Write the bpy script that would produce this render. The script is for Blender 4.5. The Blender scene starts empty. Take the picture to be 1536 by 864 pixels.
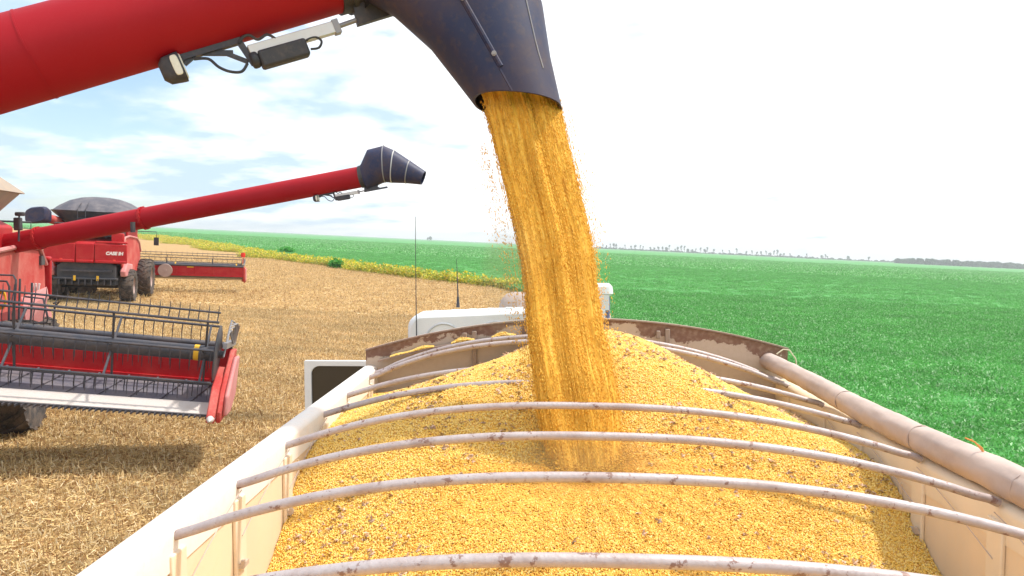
import bpy, bmesh, math, random
import numpy as np
from mathutils import Vector, Matrix, noise as mnoise
random.seed(7); RNG = np.random.default_rng(11)
C = bpy.context.scene.collection
scene = bpy.context.scene
R = math.radians

# ------------------------------------------------------------------ camera, sky, sun, exposure
FPX = 1109.0                     # focal length in pixels of a 1536 px wide frame
HC = 3.6                         # eye height above the ground under the truck
YAW = math.atan(32 / FPX)        # camera looks a little left of the trailer's axis (+Y)
PITCH = math.atan(66 / FPX)
SLOPE = 0.047                    # the land falls gently to the right
TILT = math.atan(SLOPE)
cam_d = bpy.data.cameras.new('camera'); cam = bpy.data.objects.new('camera', cam_d); C.objects.link(cam)
cam_d.sensor_width = 36; cam_d.lens = FPX / 1536 * 36
cam_d.clip_start = 0.05; cam_d.clip_end = 20000
cam.location = (0, 0, HC); cam.rotation_euler = (math.pi / 2 - PITCH, 0, YAW)
scene.camera = cam

SUN_EL, SUN_AZ = R(60), R(12)    # azimuth measured from +X towards +Y
to_sun = Vector((math.cos(SUN_EL) * math.cos(SUN_AZ), math.cos(SUN_EL) * math.sin(SUN_AZ), math.sin(SUN_EL)))
sun_d = bpy.data.lights.new('sun', 'SUN'); sun = bpy.data.objects.new('sun', sun_d); C.objects.link(sun)
sun_d.energy = 3.0; sun_d.angle = R(4.0); sun_d.color = (1.0, 0.95, 0.86)
sun.rotation_euler = to_sun.to_track_quat('Z', 'Y').to_euler(); sun.location = to_sun * 50

world = bpy.data.worlds.new('World'); scene.world = world; world.use_nodes = True
def build_sky():
    nt = world.node_tree; nt.nodes.clear(); N = nt.nodes.new; L = nt.links.new
    out = N('ShaderNodeOutputWorld'); bg = N('ShaderNodeBackground'); bg2 = N('ShaderNodeBackground'); mix = N('ShaderNodeMixShader')
    sky = N('ShaderNodeTexSky'); sky.sky_type = 'NISHITA'; sky.sun_disc = False
    sky.sun_elevation = SUN_EL; sky.sun_rotation = R(90) - SUN_AZ
    sky.air_density = 1.0; sky.dust_density = 1.2; sky.ozone_density = 2.0
    bg.inputs['Strength'].default_value = 0.15
    bg2.inputs['Strength'].default_value = 1.0
    tc = N('ShaderNodeTexCoord'); sep = N('ShaderNodeSeparateXYZ'); L(tc.outputs['Generated'], sep.inputs[0])
    def math_(op, a, b=None, c=None):
        n = N('ShaderNodeMath'); n.operation = op
        for i, v in enumerate((a, b, c)):
            if v is None: continue
            if isinstance(v, (int, float)): n.inputs[i].default_value = v
            else: L(v, n.inputs[i])
        return n.outputs[0]
    # clouds lie on a layer: direction divided by its height
    zz = math_('MAXIMUM', sep.outputs[2], 0.0); zd = math_('ADD', zz, 0.16)
    cx = math_('DIVIDE', sep.outputs[0], zd); cy = math_('DIVIDE', sep.outputs[1], zd)
    comb = N('ShaderNodeCombineXYZ'); L(cx, comb.inputs[0]); L(cy, comb.inputs[1]); comb.inputs[2].default_value = 3.7
    n1 = N('ShaderNodeTexNoise'); n1.inputs['Scale'].default_value = 1.25; n1.inputs['Detail'].default_value = 8; n1.inputs['Roughness'].default_value = 0.56
    L(comb.outputs[0], n1.inputs['Vector'])
    # cover thins out only in the north-west
    west = math_('MULTIPLY', sep.outputs[0], -1.0)
    westr = N('ShaderNodeMapRange'); westr.inputs['From Min'].default_value = 0.02; westr.inputs['From Max'].default_value = 0.5
    westr.inputs['To Min'].default_value = 0.30; westr.inputs['To Max'].default_value = -0.07; L(west, westr.inputs['Value'])
    high = N('ShaderNodeMapRange'); high.inputs['From Min'].default_value = 0.22; high.inputs['From Max'].default_value = 0.5
    high.inputs['To Min'].default_value = 0.0; high.inputs['To Max'].default_value = 0.3; L(sep.outputs[2], high.inputs['Value'])
    cov = math_('ADD', math_('ADD', n1.outputs['Fac'], westr.outputs[0]), high.outputs[0])
    cr = N('ShaderNodeMapRange'); cr.interpolation_type = 'SMOOTHSTEP'
    cr.inputs['To Max'].default_value = 0.93; cr.inputs['From Min'].default_value = 0.39; cr.inputs['From Max'].default_value = 0.54; L(cov, cr.inputs['Value'])
    n2 = N('ShaderNodeTexNoise'); n2.inputs['Scale'].default_value = 2.3; n2.inputs['Detail'].default_value = 5
    L(comb.outputs[0], n2.inputs['Vector'])
    ramp = N('ShaderNodeValToRGB'); ramp.color_ramp.elements[0].position = 0.42; ramp.color_ramp.elements[0].color = (0.46, 0.60, 0.76, 1)
    ramp.color_ramp.elements[1].position = 0.62; ramp.color_ramp.elements[1].color = (1.0, 1.0, 1.0, 1)
    shade = math_('ADD', n2.outputs['Fac'], math_('MULTIPLY', westr.outputs[0], 0.7))
    L(shade, ramp.inputs['Fac'])
    L(ramp.outputs['Color'], bg2.inputs['Color']); L(sky.outputs[0], bg.inputs['Color'])
    L(cr.outputs[0], mix.inputs['Fac']); L(bg.outputs[0], mix.inputs[1]); L(bg2.outputs[0], mix.inputs[2]); L(mix.outputs[0], out.inputs['Surface'])
build_sky()
scene.view_settings.view_transform = 'Standard'; scene.view_settings.look = 'None'
scene.view_settings.exposure = 0.58; scene.view_settings.gamma = 1.0
scene.render.engine = 'CYCLES'
scene.cycles.max_bounces = 5; scene.cycles.diffuse_bounces = 3; scene.cycles.glossy_bounces = 3
scene.cycles.transmission_bounces = 4; scene.cycles.transparent_max_bounces = 6; scene.cycles.use_denoising = True

def gz(x): return -x * SLOPE
def at(px, py, Y):
    """world point at depth Y (metres along +Y) seen at photograph pixel px, py - a measuring aid"""
    d = Vector(((px - 768) / FPX, 1.0, (432 - py) / FPX))
    c, s = math.cos(PITCH), math.sin(PITCH)
    d = Vector((d.x, d.y * c + d.z * s, -d.y * s + d.z * c))
    c, s = math.cos(YAW), math.sin(YAW)
    d = Vector((d.x * c - d.y * s, d.x * s + d.y * c, d.z))
    return Vector((0, 0, HC)) + d * (Y / d.y)

# ------------------------------------------------------------------ helpers
class MB:
    def __init__(s): s.v = []; s.f = []; s.mi = []; s.cur = 0; s.M = None
    def add(s, vs, fs):
        o = len(s.v)
        for p in vs:
            p = Vector(p); s.v.append(s.M @ p if s.M is not None else p)
        for f in fs: s.f.append([i + o for i in f]); s.mi.append(s.cur)
        return s
    def box(s, c, size, rot=None):
        hx, hy, hz = size[0] / 2, size[1] / 2, size[2] / 2; c = Vector(c)
        vs = [Vector((x, y, z)) for x in (-hx, hx) for y in (-hy, hy) for z in (-hz, hz)]
        if rot is not None: vs = [rot @ v for v in vs]
        return s.add([v + c for v in vs], [(0, 1, 3, 2), (4, 6, 7, 5), (0, 4, 5, 1), (2, 3, 7, 6), (0, 2, 6, 4), (1, 5, 7, 3)])
    def bar(s, p0, p1, w, h, up=(0, 0, 1)):
        p0, p1 = Vector(p0), Vector(p1); d = (p1 - p0); L = d.length; d.normalize()
        x = d.cross(Vector(up))
        if x.length < 1e-4: x = d.cross(Vector((1, 0, 0)))
        x.normalize(); z = x.cross(d)
        vs = []
        for p in (p0, p1):
            for a, b in ((-1, -1), (1, -1), (1, 1), (-1, 1)): vs.append(p + x * a * w / 2 + z * b * h / 2)
        return s.add(vs, [(0, 3, 2, 1), (4, 5, 6, 7), (0, 1, 5, 4), (1, 2, 6, 5), (2, 3, 7, 6), (3, 0, 4, 7)])
    def tube(s, pts, r, n=10, caps=True, closed=False):
        pts = [Vector(p) for p in pts]; rs = r if isinstance(r, (list, tuple)) else [r] * len(pts)
        m = len(pts); prev = None; vs = []
        for i, p in enumerate(pts):
            a = pts[i - 1] if (i > 0 or closed) else pts[i]; b = pts[(i + 1) % m] if (i < m - 1 or closed) else pts[i]
            t = (b - a).normalized()
            if prev is None:
                x = t.cross(Vector((0, 0, 1)));
                if x.length < 1e-3: x = t.cross(Vector((0, 1, 0)))
            else: x = prev - t * prev.dot(t)
            x.normalize(); prev = x; y = t.cross(x)
            for k in range(n):
                q = 2 * math.pi * k / n; vs.append(p + (x * math.cos(q) + y * math.sin(q)) * rs[i])
        fs = []
        for i in range(m if closed else m - 1):
            j = (i + 1) % m
            for k in range(n): fs.append((i * n + k, i * n + (k + 1) % n, j * n + (k + 1) % n, j * n + k))
        if caps and not closed: fs.append(tuple(reversed(range(n)))); fs.append(tuple(range((m - 1) * n, m * n)))
        return s.add(vs, fs)
    def cyl(s, p0, p1, r, n=16, r1=None): return s.tube([p0, p1], [r, r if r1 is None else r1], n)
    def loft(s, secs, n=32, caps=(False, False), e=2.0, close_ring=True):
        """secs: (centre, half vector u, half vector v); superellipse exponent e"""
        vs = []; fs = []
        for c, u, v in secs:
            c, u, v = Vector(c), Vector(u), Vector(v)
            for k in range(n):
                q = 2 * math.pi * k / n; a, b = math.cos(q), math.sin(q)
                vs.append(c + u * (abs(a) ** (2 / e) * (1 if a >= 0 else -1)) + v * (abs(b) ** (2 / e) * (1 if b >= 0 else -1)))
        m = len(secs)
        for i in range(m - 1):
            for k in range(n): fs.append((i * n + k, i * n + (k + 1) % n, (i + 1) * n + (k + 1) % n, (i + 1) * n + k))
        if caps[0]: fs.append(tuple(reversed(range(n))))
        if caps[1]: fs.append(tuple(range((m - 1) * n, m * n)))
        return s.add(vs, fs)
    def prism(s, prof, axis, a, b):
        """closed 2D profile extruded along axis ('x': profile is (y,z); 'y': (x,z); 'z': (x,y)) from a to b"""
        mk = {'x': lambda p, t: (t, p[0], p[1]), 'y': lambda p, t: (p[0], t, p[1]), 'z': lambda p, t: (p[0], p[1], t)}[axis]
        n = len(prof); vs = [mk(p, a) for p in prof] + [mk(p, b) for p in prof]
        fs = [tuple(reversed(range(n))), tuple(range(n, 2 * n))] + [(i, (i + 1) % n, n + (i + 1) % n, n + i) for i in range(n)]
        return s.add(vs, fs)
    def lathe(s, prof, c, axis, n=40):
        """prof: (radius, distance along axis)"""
        c = Vector(c); ax = Vector(axis).normalized(); x = ax.cross(Vector((0, 0, 1)))
        if x.length < 1e-3: x = ax.cross(Vector((0, 1, 0)))
        x.normalize(); y = ax.cross(x); m = len(prof); vs = []; fs = []
        for r, t in prof:
            for k in range(n):
                q = 2 * math.pi * k / n; vs.append(c + ax * t + (x * math.cos(q) + y * math.sin(q)) * r)
        for i in range(m - 1):
            for k in range(n): fs.append((i * n + k, (i + 1) * n + k, (i + 1) * n + (k + 1) % n, i * n + (k + 1) % n))
        return s.add(vs, fs)
    def sheet(s, pts, th):
        """polygon given thickness th along its normal"""
        pts = [Vector(p) for p in pts]; nrm = (pts[1] - pts[0]).cross(pts[2] - pts[0]).normalized() * th
        n = len(pts)
        return s.add(pts + [p + nrm for p in pts], [tuple(reversed(range(n))), tuple(range(n, 2 * n))] + [(i, (i + 1) % n, n + (i + 1) % n, n + i) for i in range(n)])
    def build(s, name, mat, parent=None, world=False, bevel=0, smooth=True, angle=38, fixn=True, mats=None):
        me = bpy.data.meshes.new(name)
        vs = s.v
        if world and parent is not None:
            iw = parent.matrix_world.inverted(); vs = [iw @ v for v in vs]
        me.from_pydata([tuple(v) for v in vs], [], s.f)
        for m_ in (mats or [mat]): me.materials.append(m_)
        if any(s.mi): me.polygons.foreach_set('material_index', s.mi)
        if fixn:
            bm = bmesh.new(); bm.from_mesh(me); bmesh.ops.recalc_face_normals(bm, faces=bm.faces[:]); bm.to_mesh(me); bm.free()
        if smooth:
            me.polygons.foreach_set('use_smooth', [True] * len(me.polygons)); me.set_sharp_from_angle(angle=R(angle))
        o = bpy.data.objects.new(name, me); C.objects.link(o)
        if parent is not None: o.parent = parent
        if bevel:
            b = o.modifiers.new('bevel', 'BEVEL'); b.width = bevel; b.segments = 2; b.limit_method = 'ANGLE'; b.angle_limit = R(40)
        return o

def curve_pts(P, k=5):
    out = []
    for i in range(len(P) - 1):
        p0, p1, p2, p3 = P[max(i - 1, 0)], P[i], P[i + 1], P[min(i + 2, len(P) - 1)]
        for j in range(k):
            u = j / k; out.append(0.5 * ((2 * p1) + (-p0 + p2) * u + (2 * p0 - 5 * p1 + 4 * p2 - p3) * u * u + (-p0 + 3 * p1 - 3 * p2 + p3) * u ** 3))
    return out + [P[-1]]
def tag(o, label=None, cat=None, group=None, kind=None):
    if label: o['label'] = label
    if cat: o['category'] = cat
    if group: o['group'] = group
    if kind: o['kind'] = kind
    return o
def empty(name, loc, yaw=0, tilt=True):
    o = bpy.data.objects.new(name, None); C.objects.link(o); o.empty_display_size = 0.3
    M = Matrix.Translation(loc) @ (Matrix.Rotation(TILT, 4, 'Y') if tilt else Matrix()) @ Matrix.Rotation(yaw, 4, 'Z')
    o.matrix_world = M; o.location, o.rotation_euler = M.to_translation(), M.to_euler()
    bpy.context.view_layer.update(); return o

# ---------------- materials
def new_mat(name):
    m = bpy.data.materials.new(name); m.use_nodes = True; nt = m.node_tree
    return m, nt, nt.nodes['Principled BSDF']
def rgba(c): return (c[0], c[1], c[2], 1)
def link_noise(nt, scale, detail=4, rough=0.55, coord='Object', stretch=None):
    tc = nt.nodes.new('ShaderNodeTexCoord'); n = nt.nodes.new('ShaderNodeTexNoise')
    n.inputs['Scale'].default_value = scale; n.inputs['Detail'].default_value = detail; n.inputs['Roughness'].default_value = rough
    if stretch:
        mp = nt.nodes.new('ShaderNodeMapping'); mp.inputs['Scale'].default_value = stretch
        nt.links.new(tc.outputs[coord], mp.inputs[0]); nt.links.new(mp.outputs[0], n.inputs['Vector'])
    else: nt.links.new(tc.outputs[coord], n.inputs['Vector'])
    return n.outputs['Fac']
def ramp(nt, fac, stops):
    r = nt.nodes.new('ShaderNodeValToRGB'); e = r.color_ramp.elements
    while len(e) < len(stops): e.new(0.5)
    for i, (p, c) in enumerate(stops): e[i].position = p; e[i].color = rgba(c)
    nt.links.new(fac, r.inputs['Fac']); return r.outputs['Color']
def mixc(nt, fac, a, b, mode='MIX'):
    m = nt.nodes.new('ShaderNodeMix'); m.data_type = 'RGBA'; m.blend_type = mode
    if isinstance(fac, (int, float)): m.inputs[0].default_value = fac
    else: nt.links.new(fac, m.inputs[0])
    for i, v in ((6, a), (7, b)):
        if isinstance(v, (tuple, list)): m.inputs[i].default_value = rgba(v)
        else: nt.links.new(v, m.inputs[i])
    return m.outputs[2]
def mrange(nt, v, a, b, c=0.0, d=1.0):
    m = nt.nodes.new('ShaderNodeMapRange'); nt.links.new(v, m.inputs['Value'])
    for k, x in zip(('From Min', 'From Max', 'To Min', 'To Max'), (a, b, c, d)): m.inputs[k].default_value = x
    return m.outputs[0]
def bump(nt, bs, h, strength=0.3, dist=0.01, chain=None):
    b = nt.nodes.new('ShaderNodeBump'); b.inputs['Strength'].default_value = strength; b.inputs['Distance'].default_value = dist
    nt.links.new(h, b.inputs['Height'])
    if chain is not None: nt.links.new(chain, b.inputs['Normal'])
    nt.links.new(b.outputs[0], bs.inputs['Normal']); return b.outputs[0]
def paint(name, base, rough=0.45, metal=0.0, dust=(0.45, 0.33, 0.2), dust_amt=0.3, scale=3.0, chip=None, chip_amt=0.0, fine=40, bmp=0.15, coat=0.0, stretch=None):
    m, nt, bs = new_mat(name)
    f1 = link_noise(nt, scale, 6, 0.62, stretch=stretch); f2 = link_noise(nt, fine, 4, 0.6)
    col = mixc(nt, mrange(nt, f1, 0.35, 0.75, 0, 1), tuple(c * 0.93 for c in base), tuple(min(1, c * 1.07) for c in base))
    col = mixc(nt, mrange(nt, f1, 0.42, 0.78, 0.0, dust_amt), col, dust)
    col = mixc(nt, mrange(nt, f2, 0.5, 0.8, 0.0, dust_amt * 0.7), col, dust)
    if chip is not None:
        f3 = link_noise(nt, scale * 3.3, 7, 0.7)
        col = mixc(nt, mrange(nt, f3, 0.66 - chip_amt, 0.69 - chip_amt, 0, 1), col, chip)
    nt.links.new(col, bs.inputs['Base Color'])
    nt.links.new(mrange(nt, f1, 0.3, 0.8, rough, min(1, rough + 0.25)), bs.inputs['Roughness'])
    bs.inputs['Metallic'].default_value = metal; bs.inputs['Coat Weight'].default_value = coat; bs.inputs['Specular IOR Level'].default_value = 0.25 if base[0] > 4 * base[1] else 0.5
    bump(nt, bs, f2, bmp, 0.003); return m

M = {}
M['red'] = paint('red_paint', (0.42, 0.005, 0.012), 0.5, dust=(0.45, 0.14, 0.10), dust_amt=0.25)
M['red_auger'] = paint('red_auger_paint', (0.34, 0.002, 0.010), 0.5, dust=(0.38, 0.035, 0.035), dust_amt=0.18, scale=1.2, fine=60, stretch=(1, 1, 0.4))
M['red_dusty'] = paint('dusty_red_paint', (0.50, 0.045, 0.04), 0.6, dust=(0.58, 0.28, 0.23), dust_amt=0.6, scale=1.6)
M['pink_sunlit'] = paint('sunlit_dusty_red_paint', (0.58, 0.20, 0.20), 0.65, dust=(0.62, 0.38, 0.34), dust_amt=0.6, scale=2)  # pink base paints sunlight onto red panels, patchy dust mixed over it
M['black'] = paint('black_plastic', (0.030, 0.033, 0.045), 0.5, dust=(0.22, 0.17, 0.13), dust_amt=0.3)
M['spout'] = paint('black_spout_rubber', (0.009, 0.016, 0.066), 0.5, dust=(0.095, 0.055, 0.045), dust_amt=0.75, scale=3.2, fine=26)
M['dark_metal'] = paint('dark_steel', (0.05, 0.055, 0.075), 0.45, 0.3, dust=(0.25, 0.18, 0.13), dust_amt=0.35)
M['grey_metal'] = paint('grey_steel', (0.30, 0.30, 0.33), 0.4, 0.5, dust_amt=0.3)
M['alu'] = paint('aluminium', (0.62, 0.62, 0.62), 0.35, 0.6, dust_amt=0.2)
M['pan'] = paint('worn_light_steel', (0.66, 0.60, 0.57), 0.4, 0.25, dust=(0.4, 0.3, 0.22), dust_amt=0.45)
M['belt'] = paint('draper_belt', (0.11, 0.105, 0.14), 0.6, dust=(0.3, 0.24, 0.2), dust_amt=0.5)
M['rubber'] = paint('tyre_rubber', (0.035, 0.032, 0.034), 0.85, dust=(0.30, 0.22, 0.16), dust_amt=0.55, scale=4)
M['rubber_dusty'] = paint('dusty_tyre_rubber', (0.13, 0.10, 0.085), 0.9, dust=(0.38, 0.28, 0.2), dust_amt=0.6, scale=4)
M['rim'] = paint('dusty_rim', (0.42, 0.30, 0.28), 0.6, 0.2, dust=(0.5, 0.4, 0.32), dust_amt=0.6)
M['yellow'] = paint('yellow_paint', (0.75, 0.42, 0.01), 0.5, dust_amt=0.15)
M['white'] = paint('white_cab_paint', (0.80, 0.82, 0.84), 0.28, dust=(0.62, 0.58, 0.52), dust_amt=0.22, coat=0.3)
M['cab_grey'] = paint('cab_panel_shade', (0.55, 0.58, 0.62), 0.4, dust_amt=0.2)
M['cream'] = paint('cream_trailer_paint', (0.80, 0.66, 0.50), 0.62, dust=(0.80, 0.62, 0.42), dust_amt=0.5, scale=2.5, chip=(0.36, 0.20, 0.13), chip_amt=-0.04, fine=30)
M['wall'] = paint('trailer_board_paint', (0.80, 0.63, 0.45), 0.7, dust=(0.80, 0.58, 0.36), dust_amt=0.6, scale=3, chip=(0.52, 0.33, 0.2), chip_amt=-0.05, fine=30, stretch=(1, 1, 0.25))
M['rail'] = paint('white_trailer_rail', (0.80, 0.76, 0.72), 0.55, dust=(0.80, 0.62, 0.5), dust_amt=0.5, scale=4, chip=(0.45, 0.3, 0.25), chip_amt=-0.07)
M['bow'] = paint('bow_steel', (0.50, 0.44, 0.44), 0.45, 0.25, dust=(0.30, 0.22, 0.20), dust_amt=0.9, scale=7, chip=(0.24, 0.15, 0.13), chip_amt=0.08, fine=70, bmp=0.5)
M['flange'] = paint('worn_flange_paint', (0.34, 0.26, 0.21), 0.7, dust=(0.22, 0.12, 0.09), dust_amt=0.8, scale=2.0)
M['tarp'] = paint('rolled_tarpaulin', (0.46, 0.36, 0.32), 0.8, dust=(0.56, 0.44, 0.38), dust_amt=0.8, scale=5, fine=25, bmp=0.4)
M['beige'] = paint('beige_tank_cover', (0.34, 0.27, 0.22), 0.75, dust_amt=0.5)
M['cover'] = paint('grey_tank_cover', (0.075, 0.073, 0.095), 0.6, dust=(0.30, 0.26, 0.25), dust_amt=0.45)
M['lamp_glass'] = paint('lamp_glass', (0.72, 0.70, 0.60), 0.2, dust_amt=0.15)
M['blue'] = paint('blue_plastic', (0.02, 0.12, 0.30), 0.5)
M['rope'] = paint('rope', (0.70, 0.62, 0.48), 0.85)
M['orange'] = paint('orange_strap', (0.75, 0.30, 0.08), 0.7)
M['navy'] = paint('blue_grey_paint', (0.10, 0.13, 0.28), 0.5)
M['red_lens'] = paint('red_lens', (0.75, 0.03, 0.02), 0.3)
M['logo'] = paint('white_decal', (0.80, 0.74, 0.72), 0.5, dust_amt=0.1)
def glass_mat():
    m, nt, bs = new_mat('tinted_window_glass'); bs.inputs['Base Color'].default_value = (0.035, 0.032, 0.028, 1)
    bs.inputs['Roughness'].default_value = 0.08; f = link_noise(nt, 6, 3); nt.links.new(mrange(nt, f, 0.4, 0.7, 0.05, 0.25), bs.inputs['Roughness']); return m
M['glass'] = glass_mat()
def headboard_mat():
    m, nt, bs = new_mat('rusty_headboard')
    f = link_noise(nt, 3.2, 7, 0.66, stretch=(1, 1, 1.4)); f2 = link_noise(nt, 35, 4)
    tc = nt.nodes.new('ShaderNodeTexCoord'); sp = nt.nodes.new('ShaderNodeSeparateXYZ'); nt.links.new(tc.outputs['Object'], sp.inputs[0])
    # bare rust along the arched top edge, old dust and paint below it
    def mth(op, a, b=None, c=None):
        n_ = nt.nodes.new('ShaderNodeMath'); n_.operation = op
        for i_, v in enumerate((a, b, c)):
            if v is None: continue
            if isinstance(v, (int, float)): n_.inputs[i_].default_value = v
            else: nt.links.new(v, n_.inputs[i_])
        return n_.outputs[0]
    dx = mth('SUBTRACT', sp.outputs[0], 0.068); arc = mth('MULTIPLY_ADD', mth('MULTIPLY', dx, dx), -0.108, 3.115 + 0.0127)
    d = mth('SUBTRACT', arc, sp.outputs[2]); e_ = mth('MULTIPLY_ADD', mth('SUBTRACT', f, 0.5), -0.55, mth('SUBTRACT', d, 0.062))
    col = mixc(nt, mrange(nt, e_, -0.006, 0.006), (0.19, 0.10, 0.07), (0.50, 0.40, 0.32))
    col = mixc(nt, mrange(nt, f2, 0.45, 0.75, 0, 0.4), col, (0.42, 0.32, 0.24))
    nt.links.new(col, bs.inputs['Base Color']); bs.inputs['Roughness'].default_value = 0.75; bump(nt, bs, f2, 0.3, 0.004); return m
M['headboard'] = headboard_mat()

def copy_tree(o, parent=None):
    c = o.copy(); C.objects.link(c); c.parent = parent
    for ch in list(o.children): copy_tree(ch, c)
    return c

# ---------------- geometry-node scatter: one instance source on many points
def scatter(name, pts, src, scale=(1, 1), full_rot=False, tilt=0.0, mat=None):
    me = bpy.data.meshes.new(name); me.vertices.add(len(pts)); me.vertices.foreach_set('co', np.asarray(pts, dtype=np.float32).ravel()); me.update()
    o = bpy.data.objects.new(name, me); C.objects.link(o)
    ng = bpy.data.node_groups.new(name + '_nodes', 'GeometryNodeTree')
    ng.interface.new_socket('Geometry', in_out='INPUT', socket_type='NodeSocketGeometry'); ng.interface.new_socket('Geometry', in_out='OUTPUT', socket_type='NodeSocketGeometry')
    N = ng.nodes.new; L = ng.links.new
    gi = N('NodeGroupInput'); go = N('NodeGroupOutput'); iop = N('GeometryNodeInstanceOnPoints'); oi = N('GeometryNodeObjectInfo'); oi.inputs['Object'].default_value = src
    rv = N('FunctionNodeRandomValue'); rv.data_type = 'FLOAT_VECTOR'
    if full_rot: rv.inputs[0].default_value = (-math.pi,) * 3; rv.inputs[1].default_value = (math.pi,) * 3
    else: rv.inputs[0].default_value = (-tilt, -tilt, -math.pi); rv.inputs[1].default_value = (tilt, tilt, math.pi)
    rs = N('FunctionNodeRandomValue'); rs.data_type = 'FLOAT'; rs.inputs[2].default_value = scale[0]; rs.inputs[3].default_value = scale[1]; rs.inputs['Seed'].default_value = 5
    L(gi.outputs[0], iop.inputs['Points']); L(oi.outputs['Geometry'], iop.inputs['Instance']); L(rv.outputs[0], iop.inputs['Rotation']); L(rs.outputs[1], iop.inputs['Scale']); L(iop.outputs[0], go.inputs[0])
    md = o.modifiers.new('scatter', 'NODES'); md.node_group = ng
    return o
def source(name, mb_or_data, mat):
    """an unlinked mesh object that only feeds a scatter"""
    vs, fs, cols = mb_or_data
    me = bpy.data.meshes.new(name); me.from_pydata([tuple(v) for v in vs], [], fs); me.materials.append(mat)
    if cols is not None:
        ca = me.color_attributes.new('Col', 'FLOAT_COLOR', 'CORNER'); buf = []
        for p, c in zip(me.polygons, cols): buf += [c[0], c[1], c[2], 1.0] * p.loop_total
        ca.data.foreach_set('color', buf)
    o = bpy.data.objects.new(name, me); return o
def attr_mat(name, rough=0.6, spec=0.3, rnd=0.25, trans=0.0, blotch=None):
    m, nt, bs = new_mat(name)
    a = nt.nodes.new('ShaderNodeAttribute'); a.attribute_name = 'Col'
    oi = nt.nodes.new('ShaderNodeObjectInfo'); v = mrange(nt, oi.outputs['Random'], 0, 1, 1 - rnd, 1 + rnd)
    vm = nt.nodes.new('ShaderNodeVectorMath'); vm.operation = 'SCALE'; nt.links.new(a.outputs['Color'], vm.inputs[0]); nt.links.new(v, vm.inputs['Scale'])
    if blotch:
        ge = nt.nodes.new('ShaderNodeNewGeometry'); mp = nt.nodes.new('ShaderNodeMapping'); mp.inputs['Scale'].default_value = blotch; nt.links.new(ge.outputs['Position'], mp.inputs[0])
        no = nt.nodes.new('ShaderNodeTexNoise'); no.inputs['Scale'].default_value = 1; no.inputs['Detail'].default_value = 4; nt.links.new(mp.outputs[0], no.inputs['Vector'])
        v2 = mrange(nt, no.outputs['Fac'], .3, .7, .82, 1.15); vm2 = nt.nodes.new('ShaderNodeVectorMath'); vm2.operation = 'SCALE'; nt.links.new(vm.outputs[0], vm2.inputs[0]); nt.links.new(v2, vm2.inputs['Scale']); vm = vm2
    nt.links.new(vm.outputs[0], bs.inputs['Base Color']); bs.inputs['Roughness'].default_value = rough; bs.inputs['Specular IOR Level'].default_value = spec
    if trans:
        tr = nt.nodes.new('ShaderNodeBsdfTranslucent'); nt.links.new(vm.outputs[0], tr.inputs['Color']); mx = nt.nodes.new('ShaderNodeMixShader'); mx.inputs[0].default_value = trans
        nt.links.new(bs.outputs[0], mx.inputs[1]); nt.links.new(tr.outputs[0], mx.inputs[2]); nt.links.new(mx.outputs[0], nt.nodes['Material Output'].inputs['Surface'])
    return m

# ------------------------------------------------------------------ land
FAR = 3800.0
EDGE = [(2.2, -30), (2.2, 36), (-2.0, 57), (-21, 80), (-38, 105), (-75, 168), (-128, 250), (-260, 330), (-700, 520), (-3600, 1500)]
def stubble_mat():
    m, nt, bs = new_mat('stubble_soil')
    a = link_noise(nt, 0.12, 4, 0.6); b = link_noise(nt, 1.3, 5, 0.6); c = link_noise(nt, 9, 5, 0.7); d = link_noise(nt, 38, 3, 0.7)
    col = ramp(nt, c, [(0.30, (0.18, 0.09, 0.04)), (0.48, (0.38, 0.23, 0.10)), (0.62, (0.54, 0.36, 0.17)), (0.8, (0.66, 0.48, 0.27))])
    col = mixc(nt, mrange(nt, d, 0.35, 0.65, 0, 0.6), col, (0.52, 0.36, 0.16))
    col = mixc(nt, mrange(nt, b, 0.45, 0.75, 0, 0.4), col, (0.20, 0.105, 0.05))
    col = mixc(nt, mrange(nt, a, 0.5, 0.75, 0, 0.35), col, (0.36, 0.24, 0.13))
    nt.links.new(col, bs.inputs['Base Color']); bs.inputs['Roughness'].default_value = 0.95; bs.inputs['Specular IOR Level'].default_value = 0.1
    n = bump(nt, bs, c, 0.7, 0.05); bump(nt, bs, d, 0.6, 0.02, n); return m
def crop_mat():
    m, nt, bs = new_mat('crop_canopy')
    a = link_noise(nt, 0.018, 3, 0.6, stretch=(1, 3.0, 1)); c = link_noise(nt, 2.2, 6, 0.75); d = link_noise(nt, 9, 4, 0.8)
    col = ramp(nt, c, [(0.34, (0.065, 0.27, 0.06)), (0.55, (0.085, 0.32, 0.075)), (0.72, (0.12, 0.38, 0.10))])
    col = mixc(nt, mrange(nt, d, 0.5, 0.72, 0, 0.55), col, (0.12, 0.33, 0.15))
    col = mixc(nt, mrange(nt, a, 0.4, 0.7, 0, 0.5), col, (0.06, 0.25, 0.07))
    nt.links.new(col, bs.inputs['Base Color']); bs.inputs['Roughness'].default_value = 0.75; bs.inputs['Specular IOR Level'].default_value = 0.15
    bump(nt, bs, c, 0.8, 0.15); return m
def slab(name, outline, h, mat, skirt=0.0):
    b = MB(); n = len(outline)
    top = [(x, y, gz(x) + h) for x, y in outline]
    b.add(top, [tuple(range(n))])
    if skirt:
        bot = [(x, y, gz(x) + h - skirt) for x, y in outline]
        b.add(top + bot, [(i, (i + 1) % n, n + (i + 1) % n, n + i) for i in range(n)])
    return b
g = slab('ground', [(-FAR, -300), (FAR, -300), (FAR, FAR), (-FAR, FAR)], 0, None).build('ground', stubble_mat(), smooth=False, fixn=False)
tag(g, 'pale gold harvested stubble ground', kind='structure')
crop_outline = EDGE + [(-3600, FAR - 50), (FAR - 50, FAR - 50), (FAR - 50, -30)]
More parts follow.
